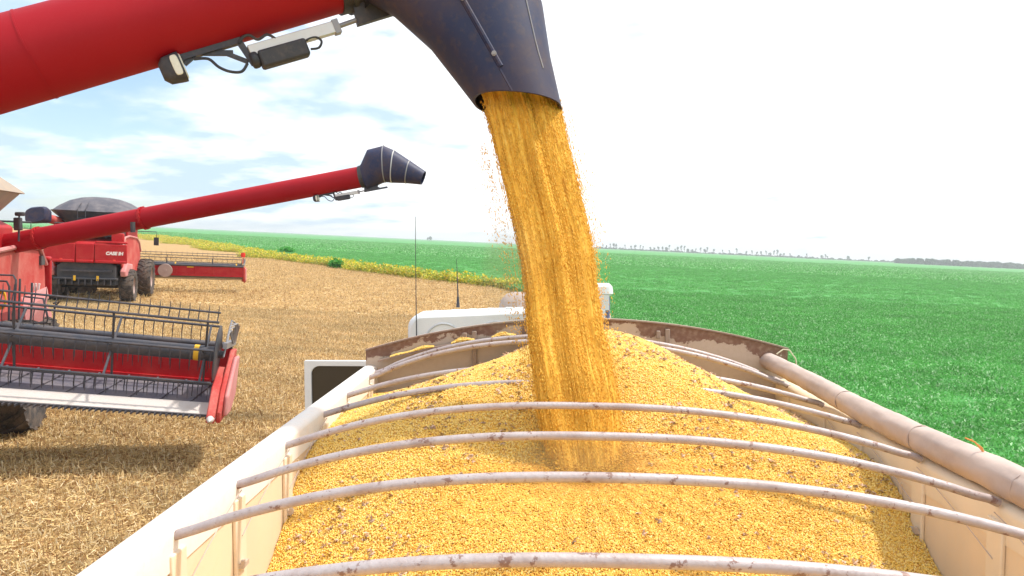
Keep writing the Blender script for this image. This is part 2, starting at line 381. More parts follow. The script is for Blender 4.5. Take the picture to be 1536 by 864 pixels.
cf = slab('crop_field', crop_outline, 0.45, None, 0.43).build('crop_field', crop_mat(), smooth=False)
for p in cf.data.polygons: pass
bm = bmesh.new(); bm.from_mesh(cf.data); bmesh.ops.triangulate(bm, faces=bm.faces[:]); bm.to_mesh(cf.data); bm.free()
tag(cf, 'wide flat field of green crop reaching the horizon', kind='structure')

def edge_x(y):
    for (x0, y0), (x1, y1) in zip(EDGE, EDGE[1:]):
        if y0 <= y <= y1: return x0 + (x1 - x0) * (y - y0) / (y1 - y0)
    return EDGE[-1][0]
edge_xv = np.vectorize(edge_x)

def leaf_patch(n, spread, h0, h1, size, palette, seed, wd=.33, p0=-.2, p1=1.1):
    rng = random.Random(seed); vs = []; fs = []; cols = []
    for i in range(n):
        x, y = rng.uniform(-spread, spread), rng.uniform(-spread, spread); z = rng.uniform(h0, h1) * (1 - 0.25 * (x * x + y * y) / (spread * spread))
        s = size * rng.uniform(0.6, 1.25); yaw = rng.uniform(0, 6.283); pit = rng.uniform(p0, p1); rol = rng.uniform(-0.6, 0.6)
        Mx = Matrix.Translation((x, y, z)) @ Matrix.Rotation(yaw, 4, 'Z') @ Matrix.Rotation(-pit, 4, 'Y') @ Matrix.Rotation(rol, 4, 'X')
        o = len(vs); vs += [Mx @ Vector(p) for p in ((0, 0, 0), (s * .45, s * wd, s * .08), (s, 0, -s * .1), (s * .45, -s * wd, s * .08))]
        fs += [(o, o + 1, o + 2), (o, o + 2, o + 3)]; c = rng.choice(palette); k = rng.uniform(0.8, 1.2); cols += [tuple(q * k for q in c)] * 2
    return vs, fs, cols
leafm = attr_mat('leaf', 0.55, 0.35, 0.14, 0.32, (0.25, 0.9, 1))
crop_pal = [(0.085, 0.32, 0.065), (0.11, 0.37, 0.08), (0.13, 0.42, 0.095), (0.19, 0.48, 0.15), (0.10, 0.35, 0.075), (0.38, 0.60, 0.32)]
crop_src = source('crop_plant_source', leaf_patch(520, 0.62, 0.06, 0.24, 0.080, crop_pal, 3, .20, .1, 1.35), leafm)
def in_view(x, y, m=3.0):
    return (x < 0.70 * y + m) & (x > -0.74 * y - m)
def grid_pts(y0, y1, step, xr=(-1, 1), h=0.3, side='crop', margin=0.3):
    xs = np.arange(-0.76 * y1 - 3, 0.72 * y1 + 3, step); ys = np.arange(y0, y1, step)
    X, Y = np.meshgrid(xs, ys); X = X.ravel() + RNG.uniform(-.45, .45, X.size) * step; Y = Y.ravel() + RNG.uniform(-.45, .45, Y.size) * step
    k = in_view(X, Y); X, Y = X[k], Y[k]; e = edge_xv(Y)
    k = (X > e + margin) if side == 'crop' else (X < e - margin); X, Y = X[k], Y[k]
    return np.stack([X, Y, -X * SLOPE + h], 1)
p1 = grid_pts(5, 55, 0.62, h=0.27); p2 = grid_pts(55, 140, 1.05, h=0.24)
o = scatter('crop_plants', np.concatenate([p1, p2]), crop_src, (0.85, 1.3), tilt=0.1)
tag(o, 'dense leafy green crop plants growing beside the truck', 'crop', kind='stuff')
big_src = source('crop_clump_source', leaf_patch(150, 1.4, 0.0, 0.16, 0.26, crop_pal, 4), leafm)
o = scatter('far_crop_plants', grid_pts(140, 420, 2.6, h=0.30), big_src, (0.8, 1.3), tilt=0.08)
tag(o, 'green crop plants fading into the distance of the field', 'crop', kind='stuff')

# straw on the stubble
def straw_patch(n, spread, seed):
    rng = random.Random(seed); vs = []; fs = []; cols = []
    pal = [(0.74, 0.56, 0.29), (0.68, 0.49, 0.24), (0.80, 0.66, 0.42), (0.50, 0.33, 0.16), (0.60, 0.42, 0.20), (0.72, 0.53, 0.24), (0.30, 0.16, 0.07)]
    for i in range(n):
        x, y = rng.uniform(-spread, spread), rng.uniform(-spread, spread); L = rng.uniform(0.03, 0.095); w = rng.uniform(0.0035, 0.007)
        up = rng.random() < 0.22; pit = rng.uniform(0.7, 1.5) if up else rng.uniform(-0.05, 0.45); yaw = rng.uniform(0, 6.283)
        Mx = Matrix.Translation((x, y, rng.uniform(0, 0.035))) @ Matrix.Rotation(yaw, 4, 'Z') @ Matrix.Rotation(-pit, 4, 'Y') @ Matrix.Rotation(rng.uniform(0, 3), 4, 'X')
        o = len(vs); vs += [Mx @ Vector(p) for p in ((0, -w, 0), (L, -w * .6, 0), (L, w * .6, 0), (0, w, 0))]; fs.append((o, o + 1, o + 2, o + 3))
        c = rng.choice(pal); k = rng.uniform(0.8, 1.2); cols.append(tuple(q * k for q in c))
    return vs, fs, cols
strawm = attr_mat('straw', 0.8, 0.15, 0.12, 0.15, (0.5, 1.3, 1))
st_src = source('straw_source', straw_patch(700, 0.55, 8), strawm)
o = scatter('stubble', grid_pts(5.5, 34, 0.5, h=0.0, side='soil', margin=0.6), st_src, (0.85, 1.3))
tag(o, 'chopped straw and short stubble over the harvested ground', 'stubble', kind='stuff')
st2 = source('straw_far_source', straw_patch(260, 1.0, 9), strawm)
for v in st2.data.vertices: v.co.z *= 1.5
o = scatter('distant_stubble', grid_pts(34, 95, 1.35, h=0.0, side='soil', margin=0.6), st2, (1.2, 1.9))
tag(o, 'thin stubble towards the edge of the green crop', 'stubble', kind='stuff')

# weeds along the crop edge
weed_pal = [(0.60, 0.55, 0.03), (0.72, 0.62, 0.05), (0.42, 0.46, 0.04), (0.62, 0.46, 0.10), (0.24, 0.38, 0.04)]
weed_src = source('weed_source', leaf_patch(70, 0.5, 0.05, 0.75, 0.16, weed_pal, 5), leafm)
wp = []
for i in range(3600):
    t = RNG.random() ** 1.7; y = 56 + t * 190; e = edge_x(y); w = (1.0 + 0.075 * (y - 56)) * (0.8 + 0.5 * math.sin(y * 0.21) + 0.3 * math.sin(y * .53))
    x = e - RNG.random() * max(w, .3) + 0.6
    if y < 82 and RNG.random() > (y - 56) / 30 + .12: continue
    wp.append((x, y, gz(x) + RNG.uniform(-0.35, -.08)))
o = scatter('weeds', wp, weed_src, (0.7, 1.6), tilt=0.15)
tag(o, 'ragged yellow green weeds along the edge of the crop', 'weeds', kind='stuff')
green_src_pal = [(0.06, 0.36, 0.03), (0.10, 0.45, 0.05), (0.04, 0.28, 0.03)]
def bush(px, py, Y, h, label):
    p = at(px, py, Y); r = empty('bush', (p.x, p.y, gz(p.x))); tag(r, label, 'bush')
    vs, fs, cols = leaf_patch(420, h * 0.75, 0.1 * h, h, 0.30 * h, green_src_pal, int(px))
    me = bpy.data.meshes.new('foliage'); me.from_pydata([tuple(v) for v in vs], [], fs); me.materials.append(leafm)
    ca = me.color_attributes.new('Col', 'FLOAT_COLOR', 'CORNER'); buf = []
    for c in cols: buf += [c[0], c[1], c[2], 1.0] * 3
    ca.data.foreach_set('color', buf)
    f = bpy.data.objects.new('foliage', me); C.objects.link(f); f.parent = r
    b = MB(); b.tube([(0, 0, -.05), (0.02, 0, h * .6)], [h * .03, h * .012], 6); b.build('stem', M['tarp'], r)
bush(505, 406, 78, 1.0, 'small bright green bush standing in the yellow weeds')
bush(430, 379, 118, 1.3, 'wide low green bush at the far end of the weeds')

# ------------------------------------------------------------------ trees on the horizon
def tree_leaf_mat():
    m = attr_mat('far_tree_leaf', 0.7, 0.1, 0.2, 0.15); return m
ftm = tree_leaf_mat()
tree_pal = [(0.03, 0.075, 0.03), (0.045, 0.10, 0.04), (0.06, 0.12, 0.05), (0.025, 0.06, 0.03)]
trunkm = paint('bark', (0.16, 0.11, 0.08), 0.9)
def crown_mesh(seed, h, r, n, z0):
    rng = random.Random(seed); vs = []; fs = []; cols = []
    lobes = [(rng.uniform(-.4, .4) * r, rng.uniform(-.4, .4) * r, rng.uniform(z0 + .15 * h, .85 * h), rng.uniform(.35, .65) * r) for _ in range(6)]
    for i in range(n):
        lx, ly, lz, lr = rng.choice(lobes); th = rng.uniform(0, 6.28); ph = math.acos(rng.uniform(-1, 1)); q = lr * rng.uniform(0.6, 1.0)
        c = Vector((lx + q * math.sin(ph) * math.cos(th), ly + q * math.sin(ph) * math.sin(th), lz + q * 1.3 * math.cos(ph))); s = r * rng.uniform(0.12, 0.24)
        u = Vector((rng.uniform(-1, 1), rng.uniform(-1, 1), rng.uniform(-1, 1))).normalized(); v = u.orthogonal().normalized()
        o = len(vs); vs += [c - u * s, c + v * s, c + u * s, c - v * s]; fs.append((o, o + 1, o + 2, o + 3)); cols.append(rng.choice(tree_pal))
    me = bpy.data.meshes.new('crown'); me.from_pydata([tuple(v) for v in vs], [], fs); me.materials.append(ftm)
    ca = me.color_attributes.new('Col', 'FLOAT_COLOR', 'CORNER'); buf = []
    for c in cols: buf += [c[0], c[1], c[2], 1.0] * 4
    ca.data.foreach_set('color', buf); return me
protos = []
for k, (h, r, z0) in enumerate(((15, 2.6, 0.5), (12, 3.4, 0.5), (10, 4.4, 0.3))):
    b = MB(); b.tube([(0, 0, -1), (0.2, 0, h * .4), (0, 0.2, h * .85)], [0.45, 0.3, 0.1], 7)
    t = b.build('trunk', trunkm); protos.append((t, crown_mesh(20 + k, h, r, 240, z0)))
first = {}
tree_px = [904, 909, 915, 920, 924, 937, 946, 952, 960, 964, 975, 981, 987, 993, 999, 1003, 1012, 1016, 1021, 1026, 1031, 1037, 1043, 1050, 1057, 1060, 1070, 1083, 1093, 1104, 1118, 1127, 1134, 1141, 1148, 1154, 1160, 1165, 1170, 1175, 1184, 1197, 1209, 1232, 1237, 1240, 1271, 1302, 1352, 642, 646]
place_words = ['tall slim', 'middling', 'low rounded']
for i, px in enumerate(tree_px):
    k = 0 if random.random() < .45 else (1 if random.random() < .6 else 2)
    if px in (642, 646, 560, 700, 738): k = 2
    p = at(px, 432, 1500 + random.uniform(-60, 60))
    r = empty('tree', (p.x, p.y, gz(p.x)), random.uniform(0, 6), tilt=False)
    tag(r, ('%s pale blue tree of the thin row on the horizon' % place_words[k]) if px > 800 else 'low dark tree alone on the horizon left of the pouring grain', 'tree', 'trees of the thin row on the far horizon' if px > 800 else 'single trees on the left horizon')
    t0, cm = protos[k]
    t = t0.copy(); C.objects.link(t); t.parent = r; t.name = 'trunk'
    c = bpy.data.objects.new('crown', cm); C.objects.link(c); c.parent = r
    s = random.uniform(0.65, 1.1) * (0.8 if px > 1180 else 1.0); r.scale = (s, s, s)
for t0, cm in protos: bpy.data.objects.remove(t0)
# far wood and hedge line as masses
wood_src_me = crown_mesh(77, 15, 6.5, 260, 0)
wood_src = bpy.data.objects.new('wood_source', wood_src_me)
wpts = []
for i in range(330):
    px = RNG.uniform(1345, 1640); p = at(px, 432, RNG.uniform(1080, 1200)); wpts.append((p.x, p.y, gz(p.x) - 1 + RNG.uniform(-2, 0)))
o = scatter('distant_wood', wpts, wood_src, (0.55, 0.95)); tag(o, 'far dark wood along the right horizon', 'wood', kind='stuff')
hp = []
for i in range(900):
    px = RNG.uniform(890, 1400); p = at(px, 432, RNG.uniform(1500, 1600)); hp.append((p.x, p.y, gz(p.x) - 5.8 + RNG.uniform(-2.5, 0)))
for i in range(260):
    px = RNG.uniform(540, 760); p = at(px, 432, RNG.uniform(1900, 2000)); hp.append((p.x, p.y, gz(p.x) - 10.5 + RNG.uniform(-2, 0)))
o = scatter('distant_scrub', hp, wood_src, (0.5, 0.9)); tag(o, 'low scrub as a thin dark line on the horizon', 'scrub', kind='stuff')

# ------------------------------------------------------------------ haze over the plain
hm = bpy.data.materials.new('haze_air'); hm.use_nodes = True; nt = hm.node_tree; nt.nodes.clear()
ho = nt.nodes.new('ShaderNodeOutputMaterial'); pv = nt.nodes.new('ShaderNodeVolumePrincipled'); pv.inputs['Color'].default_value = (0.92, 0.98, 1.0, 1)
pv.inputs['Density'].default_value = 0.00042; pv.inputs['Anisotropy'].default_value = 0.2; nt.links.new(pv.outputs[0], ho.inputs['Volume'])
b = MB(); b.box((0, 1795, 17.5), (2 * FAR + 200, 4210, 37)); hz = b.build('haze', hm, smooth=False)
hz.rotation_euler = (0, TILT, 0); tag(hz, 'thin pale summer haze over the whole plain', 'haze', kind='stuff')

# ------------------------------------------------------------------ grain trailer
XL, XR, YF = -1.02, 1.56, 4.75         # inner faces of the sides, inner face of the headboard
ZL, ZR = HC - 0.80, HC - 0.85          # top of the sides
YB = -4.0
trailer = empty('grain_trailer', (0.27, 0.5, gz(0.27)), tilt=False)
tag(trailer, 'open cream coloured grain trailer with arched roof bows, heaped with soybeans', 'trailer')
def T(mb, name, mat, **k): return mb.build(name, mat, trailer, world=True, **k)
zf = 1.35                               # floor of the trailer
def side(X, sgn, ztop, label):
    b = MB(); b.box((X + sgn * 0.02, (YB + YF) / 2, (zf + ztop - 0.05) / 2), (0.04, YF - YB, ztop - 0.05 - zf))
    # board joints standing slightly proud on the inside
    for y in np.arange(YB + .3, YF, 0.62): b.box((X - sgn * 0.004, y, (zf + ztop) / 2 - .06), (0.008, 0.012, ztop - zf - .14))
    o = T(b, 'side_wall', M['wall']); return o
side(XL, -1, ZL, ''); side(XR, 1, ZR - .03, '')
bow_y = [-1.5, -1.0, -0.5, 0.0, 0.5, 1.0, 1.5, 2.03, 2.47, 2.97, 3.52, 3.97, 4.52, 4.67]
# rails with rounded top
def rail(X, sgn, z, w, h, name, mat):
    prof = []
    for q in range(0, 181, 20):
        a = R(q); prof.append((X + sgn * w / 2 - math.cos(a) * w / 2, z - 0.03 + math.sin(a) * 0.03))
    prof += [(X + sgn * w / 2 + w / 2, z - h), (X + sgn * w / 2 - w / 2, z - h)]
    b = MB(); b.prism(prof, 'y', YB, YF + 0.04); return T(b, name, mat, angle=50)
rail(XL + .006, -1, ZL + 0.012, 0.10, 0.13, 'top_rail', M['rail'])
rail(XR - .004, 1, ZR - 0.012, 0.10, 0.13, 'top_rail', M['cream'])
for X, sgn, z in ((XL, 1, ZL), (XR, -1, ZR)):
    for y in bow_y[4:13]:
        b = MB(); b.box((X + sgn * 0.008, y, z - 0.26), (0.016, 0.085, 0.38))
        o = T(b, 'post', M['cream'], bevel=0.005)
        b = MB(); b.box((X + sgn * 0.024, y - 0.01, z - 0.30), (0.018, 0.05, 0.016)); b.box((X + sgn * 0.03, y - .03, z - 0.29), (0.012, 0.012, 0.022)); T(b, 'hook', M['headboard'])
# slack lashing wires along the walls
for X, sgn, z in ((XL, 1, ZL), (XR, -1, ZR)):
    for i in range(7, 11):
        b = MB(); y0, y1 = bow_y[i], bow_y[i + 1]
        pts = [(X + sgn * 0.018, y0 + (y1 - y0) * t, z - 0.045 - 0.16 * (1 - t) ** 1.2) for t in np.linspace(0, 1, 8)]
        b.tube(pts, 0.0018, 6); T(b, 'lashing_wire', M['tarp'])
# outside ribs and chassis
for X, sgn in ((XL - .04, -1), (XR + .04, 1)):
    for y in np.arange(YB + .5, YF, 1.0):
        b = MB(); b.box((X + sgn * 0.03, y, (zf + ZL - .15) / 2), (0.05, 0.07, ZL - .15 - zf)); T(b, 'outer_rib', M['rail'], bevel=0.006)
b = MB(); b.box((0.27, .375, zf - 0.05), (2.6, 8.7, 0.1)); T(b, 'floor_plate', M['headboard'])
for x in (-0.2, 0.74):
    b = MB(); b.bar((x, YB, zf - 0.27), (x, YF + 0.6, zf - 0.27), 0.12, 0.32); T(b, 'chassis_beam', M['dark_metal'])

def make_tyre(parent, c, axis, r, w, mat, name='wheel', lugs=22, lug_h=0.05, rimr=0.52, rimmat=None, tread=True):
    """wheel part > tyre, rim"""
    c = Vector(c); ax = Vector(axis).normalized(); hw = w / 2
    wh = bpy.data.objects.new(name, None); C.objects.link(wh); wh.parent = parent; wh.location = c
    x = ax.cross(Vector((0, 0, 1))).normalized(); y = ax.cross(x)
    b = MB(); ri = r * rimr
    b.lathe([(ri, -hw * .8), (ri * 1.12, -hw * .92), (r * .80, -hw), (r * .93, -hw * .95), (r * .975, -hw * .7), (r * .985, 0), (r * .975, hw * .7), (r * .93, hw * .95), (r * .80, hw), (ri * 1.12, hw * .92), (ri, hw * .8)], (0, 0, 0), ax, 44)
    if tread:
        for k in range(lugs):
            for sg in (-1, 1):
                a0 = 2 * math.pi * (k + (0.25 if sg > 0 else -0.25)) / lugs
                P = []
                for t, da, rr in ((0.02, 0.0, r), (0.55, 0.14, r * .995), (1.0, 0.26, r * .93)):
                    a = a0 - da; P.append(ax * (sg * hw * t) + (x * math.cos(a) + y * math.sin(a)) * (rr - lug_h * .2))
                for p, q in zip(P, P[1:]): b.bar(p, q, 0.05 * r / .8, lug_h, up=((p + q) / 2 - ax * ((p + q) / 2).dot(ax)))
    b.build('tyre', mat, wh)
    b = MB()
    b.lathe([(ri * 1.04, -hw * .80), (ri * .98, -hw * .55), (ri * .55, -hw * .15), (ri * .5, 0.0), (0.001, 0.0)], (0, 0, 0), ax, 30)
    b.lathe([(ri * 1.04, hw * .80), (ri * .98, hw * .55), (ri * .55, hw * .15), (ri * .5, 0.02), (0.001, 0.02)], (0, 0, 0), ax, 30)
    for k in range(8):
        a = 2 * math.pi * k / 8; p = (x * math.cos(a) + y * math.sin(a)) * ri * .36; b.cyl(p - ax * .05, p + ax * .05, 0.018, 6)
    b.cyl(ax * (-hw * .45), ax * (hw * .45), ri * .22, 14)
    b.build('rim', rimmat or M['rim'], wh)
    return wh
for y in (-2.6, -1.3):
    for x in (-0.95, 1.49): make_tyre(trailer, trailer.matrix_world.inverted() @ Vector((x, y, gz(x) + 0.52)), (1, 0, 0), 0.52, 0.30, M['rubber'], tread=False)

# bows
def bow_path(y, lift=0.0, rnd=0.0):
    pts = [(XL - 0.02, y, ZL - 0.034), (XL + 0.015, y, ZL - 0.024)]
    xl, xr = XL + 0.035, XR - 0.035; n = 30
    for i in range(n + 1):
        t = i / n; x = xl + 0.03 + (xr - xl - 0.08) * t; base = ZL + (ZR + .02 - ZL) * t - .008
        s = 2 * t - 1 + .04 * (1 - (2 * t - 1) ** 2); arch = 0.164 * (1 - abs(s) ** 2.4)
        pts.append((x, y + rnd * math.sin(t * 3.1), base + arch + lift * math.sin(math.pi * t) ** .7))
    pts += [(xr + .0, y, ZR + 0.0), (xr + .03, y, ZR - 0.014)]
    return pts
for i, y in enumerate(bow_y):
    b = MB(); b.tube(bow_path(y, random.uniform(-.006, .012) if y < 4.5 else (.062 if y < 4.6 else .076), random.uniform(-.02, .02)), 0.0150, 12)
    T(b, 'roof_bow', M['bow'])
# headboard
def hb_z(x):
    t = (x - (-1.09)) / (1.63 + 1.09); return HC - 0.675 - 0.02 * t + 0.20 * (1 - abs(2 * t - 1.05) ** 2.0)
xs = np.linspace(-1.09, 1.63, 40)
b = MB(); prof = [(x, hb_z(x)) for x in xs] + [(1.63, zf), (-1.09, zf)]; b.prism(prof, 'y', YF + 0.002, YF + 0.03); T(b, 'headboard', M['headboard'], smooth=False)
b = MB()
for x0, x1 in zip(xs, xs[1:]): b.bar((x0, YF + 0.01, hb_z(x0) + 0.006), (x1 + .002, YF + 0.01, hb_z(x1) + 0.006), 0.04, 0.009)
T(b, 'top_flange', M['flange'], smooth=False)
for x in (-0.38, 0.86): 
    b = MB(); b.box((x, YF - 0.010, (hb_z(x) + zf) / 2 - .01), (0.03, 0.018, hb_z(x) - zf - .03)); b.box((x - .06, YF - .02, hb_z(x) - .06), (0.025, 0.02, 0.05)); T(b, 'rib', M['flange'], bevel=.004)
b = MB(); lx = np.linspace(-1.0, .25, 16)
for x0, x1 in zip(lx, lx[1:]): b.bar((x0, YF - .03, hb_z(x0) - .085), (x1 + .002, YF - .03, hb_z(x1) - .085), .055, .01)
T(b, 'ledge', M['flange'], smooth=False)
# tarpaulin roll on the right rail
def roll_c(y):
    return (float(np.interp(y, [2.44, 3.9, 4.75], [1.618, 1.562, 1.508])) + .003 * math.sin(y * 5), HC + float(np.interp(y, [2.44, 3.9, 4.75], [-.808, -.785, -.748])) + .004 * math.sin(y * 3.3), float(np.interp(y, [2.44, 3.9, 4.75], [.061, .054, .052])))
def roll():
    vs = []; fs = []; n = 30; m = 300
    y0, y1 = YB, YF + 0.02
    for i in range(m + 1):
        t = i / m; y = y0 + (y1 - y0) * t; cx, cz, r = roll_c(y)
        pinch = 0
        for s in (3.05, 3.72, 2.42, 1.2, 0.2): pinch = max(pinch, math.exp(-((y - s) / 0.016) ** 2))
        for k in range(n):
            a = 2 * math.pi * k / n
            rr = r * (1 - 0.10 * pinch) + 0.005 * mnoise.noise(Vector((math.cos(a) * 2, y * 7, math.sin(a) * 2))) + 0.003 * mnoise.noise(Vector((math.cos(a) * 3, y * 42, math.sin(a) * 3)))
            vs.append((cx + rr * math.cos(a), y, cz + rr * math.sin(a)))
    for i in range(m):
        for k in range(n): fs.append((i * n + k, i * n + (k + 1) % n, (i + 1) * n + (k + 1) % n, (i + 1) * n + k))
    fs.append(tuple(range(n))); fs.append(tuple(range(m * n, (m + 1) * n)))
    b = MB(); b.add(vs, fs); return b
T(roll(), 'tarpaulin_roll', M['tarp'], angle=60)
for s in (3.05, 3.72, 2.42):
    b = MB(); cx, cz, r = roll_c(s)
    b.tube([(cx + r * .95 * math.cos(a), s, cz + r * .95 * math.sin(a)) for a in np.linspace(0, 2 * math.pi, 24, endpoint=False)], 0.003, 6, closed=True); T(b, 'strap', M['tarp'])
b = MB(); p = at(1165, 531, 4.7); b.tube([p, p + Vector((.04, 0, .03)), p + Vector((.08, 0, .025)), p + Vector((.12, 0, -.03)), p + Vector((.13, 0, -.09))], 0.004, 6); T(b, 'rope_end', M['rope'])
b = MB(); p = at(1482, 680, 2.64); b.tube([p + Vector((.0, .02, -.03)), p + Vector((-.005, .02, .0)), p + Vector((-.035, .02, .035)), p + Vector((-.07, .02, .05))], 0.003, 6); b.tube([p + Vector((.01, .02, -.03)), p + Vector((-.01, .02, .015)), p + Vector((-.05, .02, .045))], 0.0025, 6); T(b, 'frayed_strap', M['orange'])

# ------------------------------------------------------------------ soybeans in the trailer
ctrl = [(-.38, 3.5, -.70), (.2, 3.55, -.60), (.77, 3.5, -.69), (1.03, 4.0, -.75), (-.14, 4.0, -.62), (-1.02, 4.0, -.91), (-1.02, 3.53, -.92), (1.56, 3.84, -1.0), (1.56, 3.2, -1.02), (1.56, 2.88, -1.22),
        (.19, 3.08, -.93), (.2, 2.8, -.97), (-1.02, 3.19, -.96), (-1.02, 2.83, -1.20), (-.985, 4.75, -.97), (.45, 4.2, -.50), (.42, 4.72, -.57), (1.2, 4.75, -.90), (1.56, 4.75, -1.08), (-.5, 4.7, -.86),
        (.2, 2.4, -1.07), (-.5, 2.9, -1.0), (.9, 2.95, -.99), (-1.02, 2.2, -1.45), (1.56, 2.2, -1.48), (.2, 1.8, -1.22), (.2, 1, -1.45), (-1, 1, -1.7), (1.56, 1, -1.7), (.2, -1, -1.7), (.2, -4, -1.9), (-1, -4, -1.9), (1.5, -4, -1.9), (-.5, 3.2, -.84), (.9, 3.2, -.86)]
ctrl = np.array(ctrl)
def tps(r2): return np.where(r2 > 0, 0.5 * r2 * np.log(np.maximum(r2, 1e-12)), 0)
def fit():
    P = ctrl[:, :2]; n = len(P); r2 = ((P[:, None] - P[None]) ** 2).sum(-1); K = tps(r2) + np.eye(n) * 0.01
    Q = np.c_[np.ones(n), P]; A = np.block([[K, Q], [Q.T, np.zeros((3, 3))]]); return np.linalg.solve(A, np.r_[ctrl[:, 2], 0, 0, 0])
W = fit()
def lump(x, y):
    return (0.012 * np.sin(x * 5.1 + 1.3 * np.sin(y * 3.7)) * np.sin(y * 4.9 + 1.1 * np.sin(x * 4.1)) + 0.006 * np.sin(x * 13 + 2 * np.sin(y * 9)) * np.sin(y * 15 + 1.7 * np.sin(x * 8))
            + 0.0025 * np.sin(x * 41 + 2 * np.sin(y * 23)) * np.sin(y * 37 + 2 * np.sin(x * 19)))
def pile_z(x, y):
    x = np.asarray(x, float); y = np.asarray(y, float); P = ctrl[:, :2]
    r2 = (x[..., None] - P[:, 0]) ** 2 + (y[..., None] - P[:, 1]) ** 2
    z = tps(r2) @ W[:len(P)] + W[-3] + W[-2] * x + W[-1] * y
    # flow furrows radiating from where the stream lands
    dx, dy = x - .2, y - 3.05; rr = np.hypot(dx, dy); an = np.arctan2(dy, dx)
    z = z + 0.004 * np.sin(an * 34 + 3 * np.sin(rr * 5)) * np.exp(-((rr - .55) / .4) ** 2) * (dy < 0.1)
    return HC + z + lump(x, y)
def bean_mat(name, surf=False):
    m, nt, bs = new_mat(name)
    if surf:
        tc = nt.nodes.new('ShaderNodeTexCoord'); vo = nt.nodes.new('ShaderNodeTexVoronoi'); vo.inputs['Scale'].default_value = 130; nt.links.new(tc.outputs['Object'], vo.inputs['Vector'])
        rc = ramp(nt, vo.outputs['Distance'], [(0.0, (0.86, 0.56, 0.16)), (0.6, (0.78, 0.45, 0.10)), (1.0, (0.58, 0.29, 0.06))])
        nt.links.new(rc, bs.inputs['Base Color']); bump(nt, bs, vo.outputs['Distance'], 0.6, 0.004)
        bs.inputs['Roughness'].default_value = 0.6
    else:
        oi = nt.nodes.new('ShaderNodeObjectInfo')
        rc = ramp(nt, oi.outputs['Random'], [(0.0, (0.84, 0.48, 0.07)), (0.25, (0.88, 0.57, 0.11)), (0.55, (0.90, 0.63, 0.17)), (0.88, (0.91, 0.69, 0.27)), (0.96, (0.78, 0.46, 0.13)), (1.0, (0.56, 0.32, 0.13))])
        nt.links.new(rc, bs.inputs['Base Color']); bs.inputs['Roughness'].default_value = 0.5; bs.inputs['Specular IOR Level'].default_value = 0.35
    return m
beanm = bean_mat('soybean'); pilem = bean_mat('soybean_mass', True)
nx, ny = 150, 330
gx = np.linspace(XL + .001, XR - .001, nx); gy = np.concatenate([np.linspace(YB + .02, 1.4, 60), np.linspace(1.42, YF - .002, ny - 60)])
GX, GY = np.meshgrid(gx, gy); GZ = pile_z(GX, GY) - 0.004
b = MB(); idx = lambda i, j: i * nx + j
b.add(np.stack([GX.ravel(), GY.ravel(), GZ.ravel()], 1), [(idx(i, j), idx(i, j + 1), idx(i + 1, j + 1), idx(i + 1, j)) for i in range(ny - 1) for j in range(nx - 1)])
heap = b.build('soybean_heap', pilem, angle=180, fixn=False)
tag(heap, 'golden heap of soybeans filling the open trailer', 'grain', kind='stuff')
def ico(r, sub=1, sc=(1, 1, 1)):
    bm = bmesh.new(); bmesh.ops.create_icosphere(bm, subdivisions=sub, radius=r)
    for v in bm.verts: v.co = Vector((v.co.x * sc[0], v.co.y * sc[1], v.co.z * sc[2]))
    vs = [v.co.copy() for v in bm.verts]; fs = [[v.index for v in f.verts] for f in bm.faces]; bm.free(); return vs, fs, None
bean = source('bean_source', ico(0.0037, 1, (1.12, .98, .9)), beanm); bean.data.polygons.foreach_set('use_smooth', [True] * len(bean.data.polygons))
def bean_pts(n):
    x = RNG.uniform(XL + .005, XR - .005, n); y = RNG.uniform(1.6, YF - .01, n)
    keep = in_view(x, y, .4); x, y = x[keep], y[keep]
    return np.stack([x, y, pile_z(x, y) + RNG.uniform(-.004, .0035, x.size)], 1)
o = scatter('soybeans', bean_pts(330000), bean, (0.85, 1.15), full_rot=True)
tag(o, 'loose round soybeans covering the heap in the trailer', 'grain', kind='stuff')
# pods and husk bits
def husk():
    rng = random.Random(5); vs = []; fs = []; cols = []
    for i in range(3):
        s = 0.011; o = len(vs); a = i * 1.1
        pts = [(-s, -s * .3, 0), (0, -s * .45, .002), (s * 1.2, -s * .1, .001), (s * .9, s * .3, .003), (-s * .2, s * .4, .002), (-s, s * .2, 0)]
        vs += [Matrix.Rotation(a, 3, 'Z') @ (Vector(p) + Vector((i * .006, 0, i * .003))) for p in pts]; fs.append(tuple(range(o, o + 6))); cols.append([(0.50, 0.32, 0.20), (0.62, 0.42, 0.30), (0.33, 0.19, 0.11)][i])
    return vs, fs, cols
huskm = attr_mat('husk', 0.8, 0.1, 0.4)
hs = source('husk_source', husk(), huskm)
hpnts = []
while len(hpnts) < 2300:
    x, y = RNG.uniform(XL + .02, XR - .02), RNG.uniform(2.0, YF - .05)
    rr = math.hypot(x - .2, (y - 2.6) * .8)
    if mnoise.noise(Vector((x * 3, y * 3, 1))) + RNG.uniform(-.25, .25) < 0.02 or (rr < .55 and y < 3.2 and RNG.random() < .93): continue
    hpnts.append((x, y, float(pile_z(x, y)) + .005))
o = scatter('husks', hpnts, hs, (0.35, 1.0), tilt=0.5); tag(o, 'scraps of dry brown pod lying on the soybeans', 'husks', kind='stuff')
# grain caught on the headboard ledge
pts = []
for i in range(9000):
    x = RNG.uniform(-1.0, .25); m_ = 0.028 * (mnoise.noise(Vector((x * 7.7, 3, 0))) * 1.6 + .25)
    if m_ < .004: continue
    y = YF - RNG.uniform(0.004, 0.056); pts.append((x, y, hb_z(x) - .078 + RNG.uniform(0, 1) * m_ * (1 - abs((YF - .03 - y)) / .05)))
o = scatter('spilled_soybeans', pts, bean, (0.85, 1.15), full_rot=True); tag(o, 'soybeans lying along the ledge of the headboard', 'grain', kind='stuff')

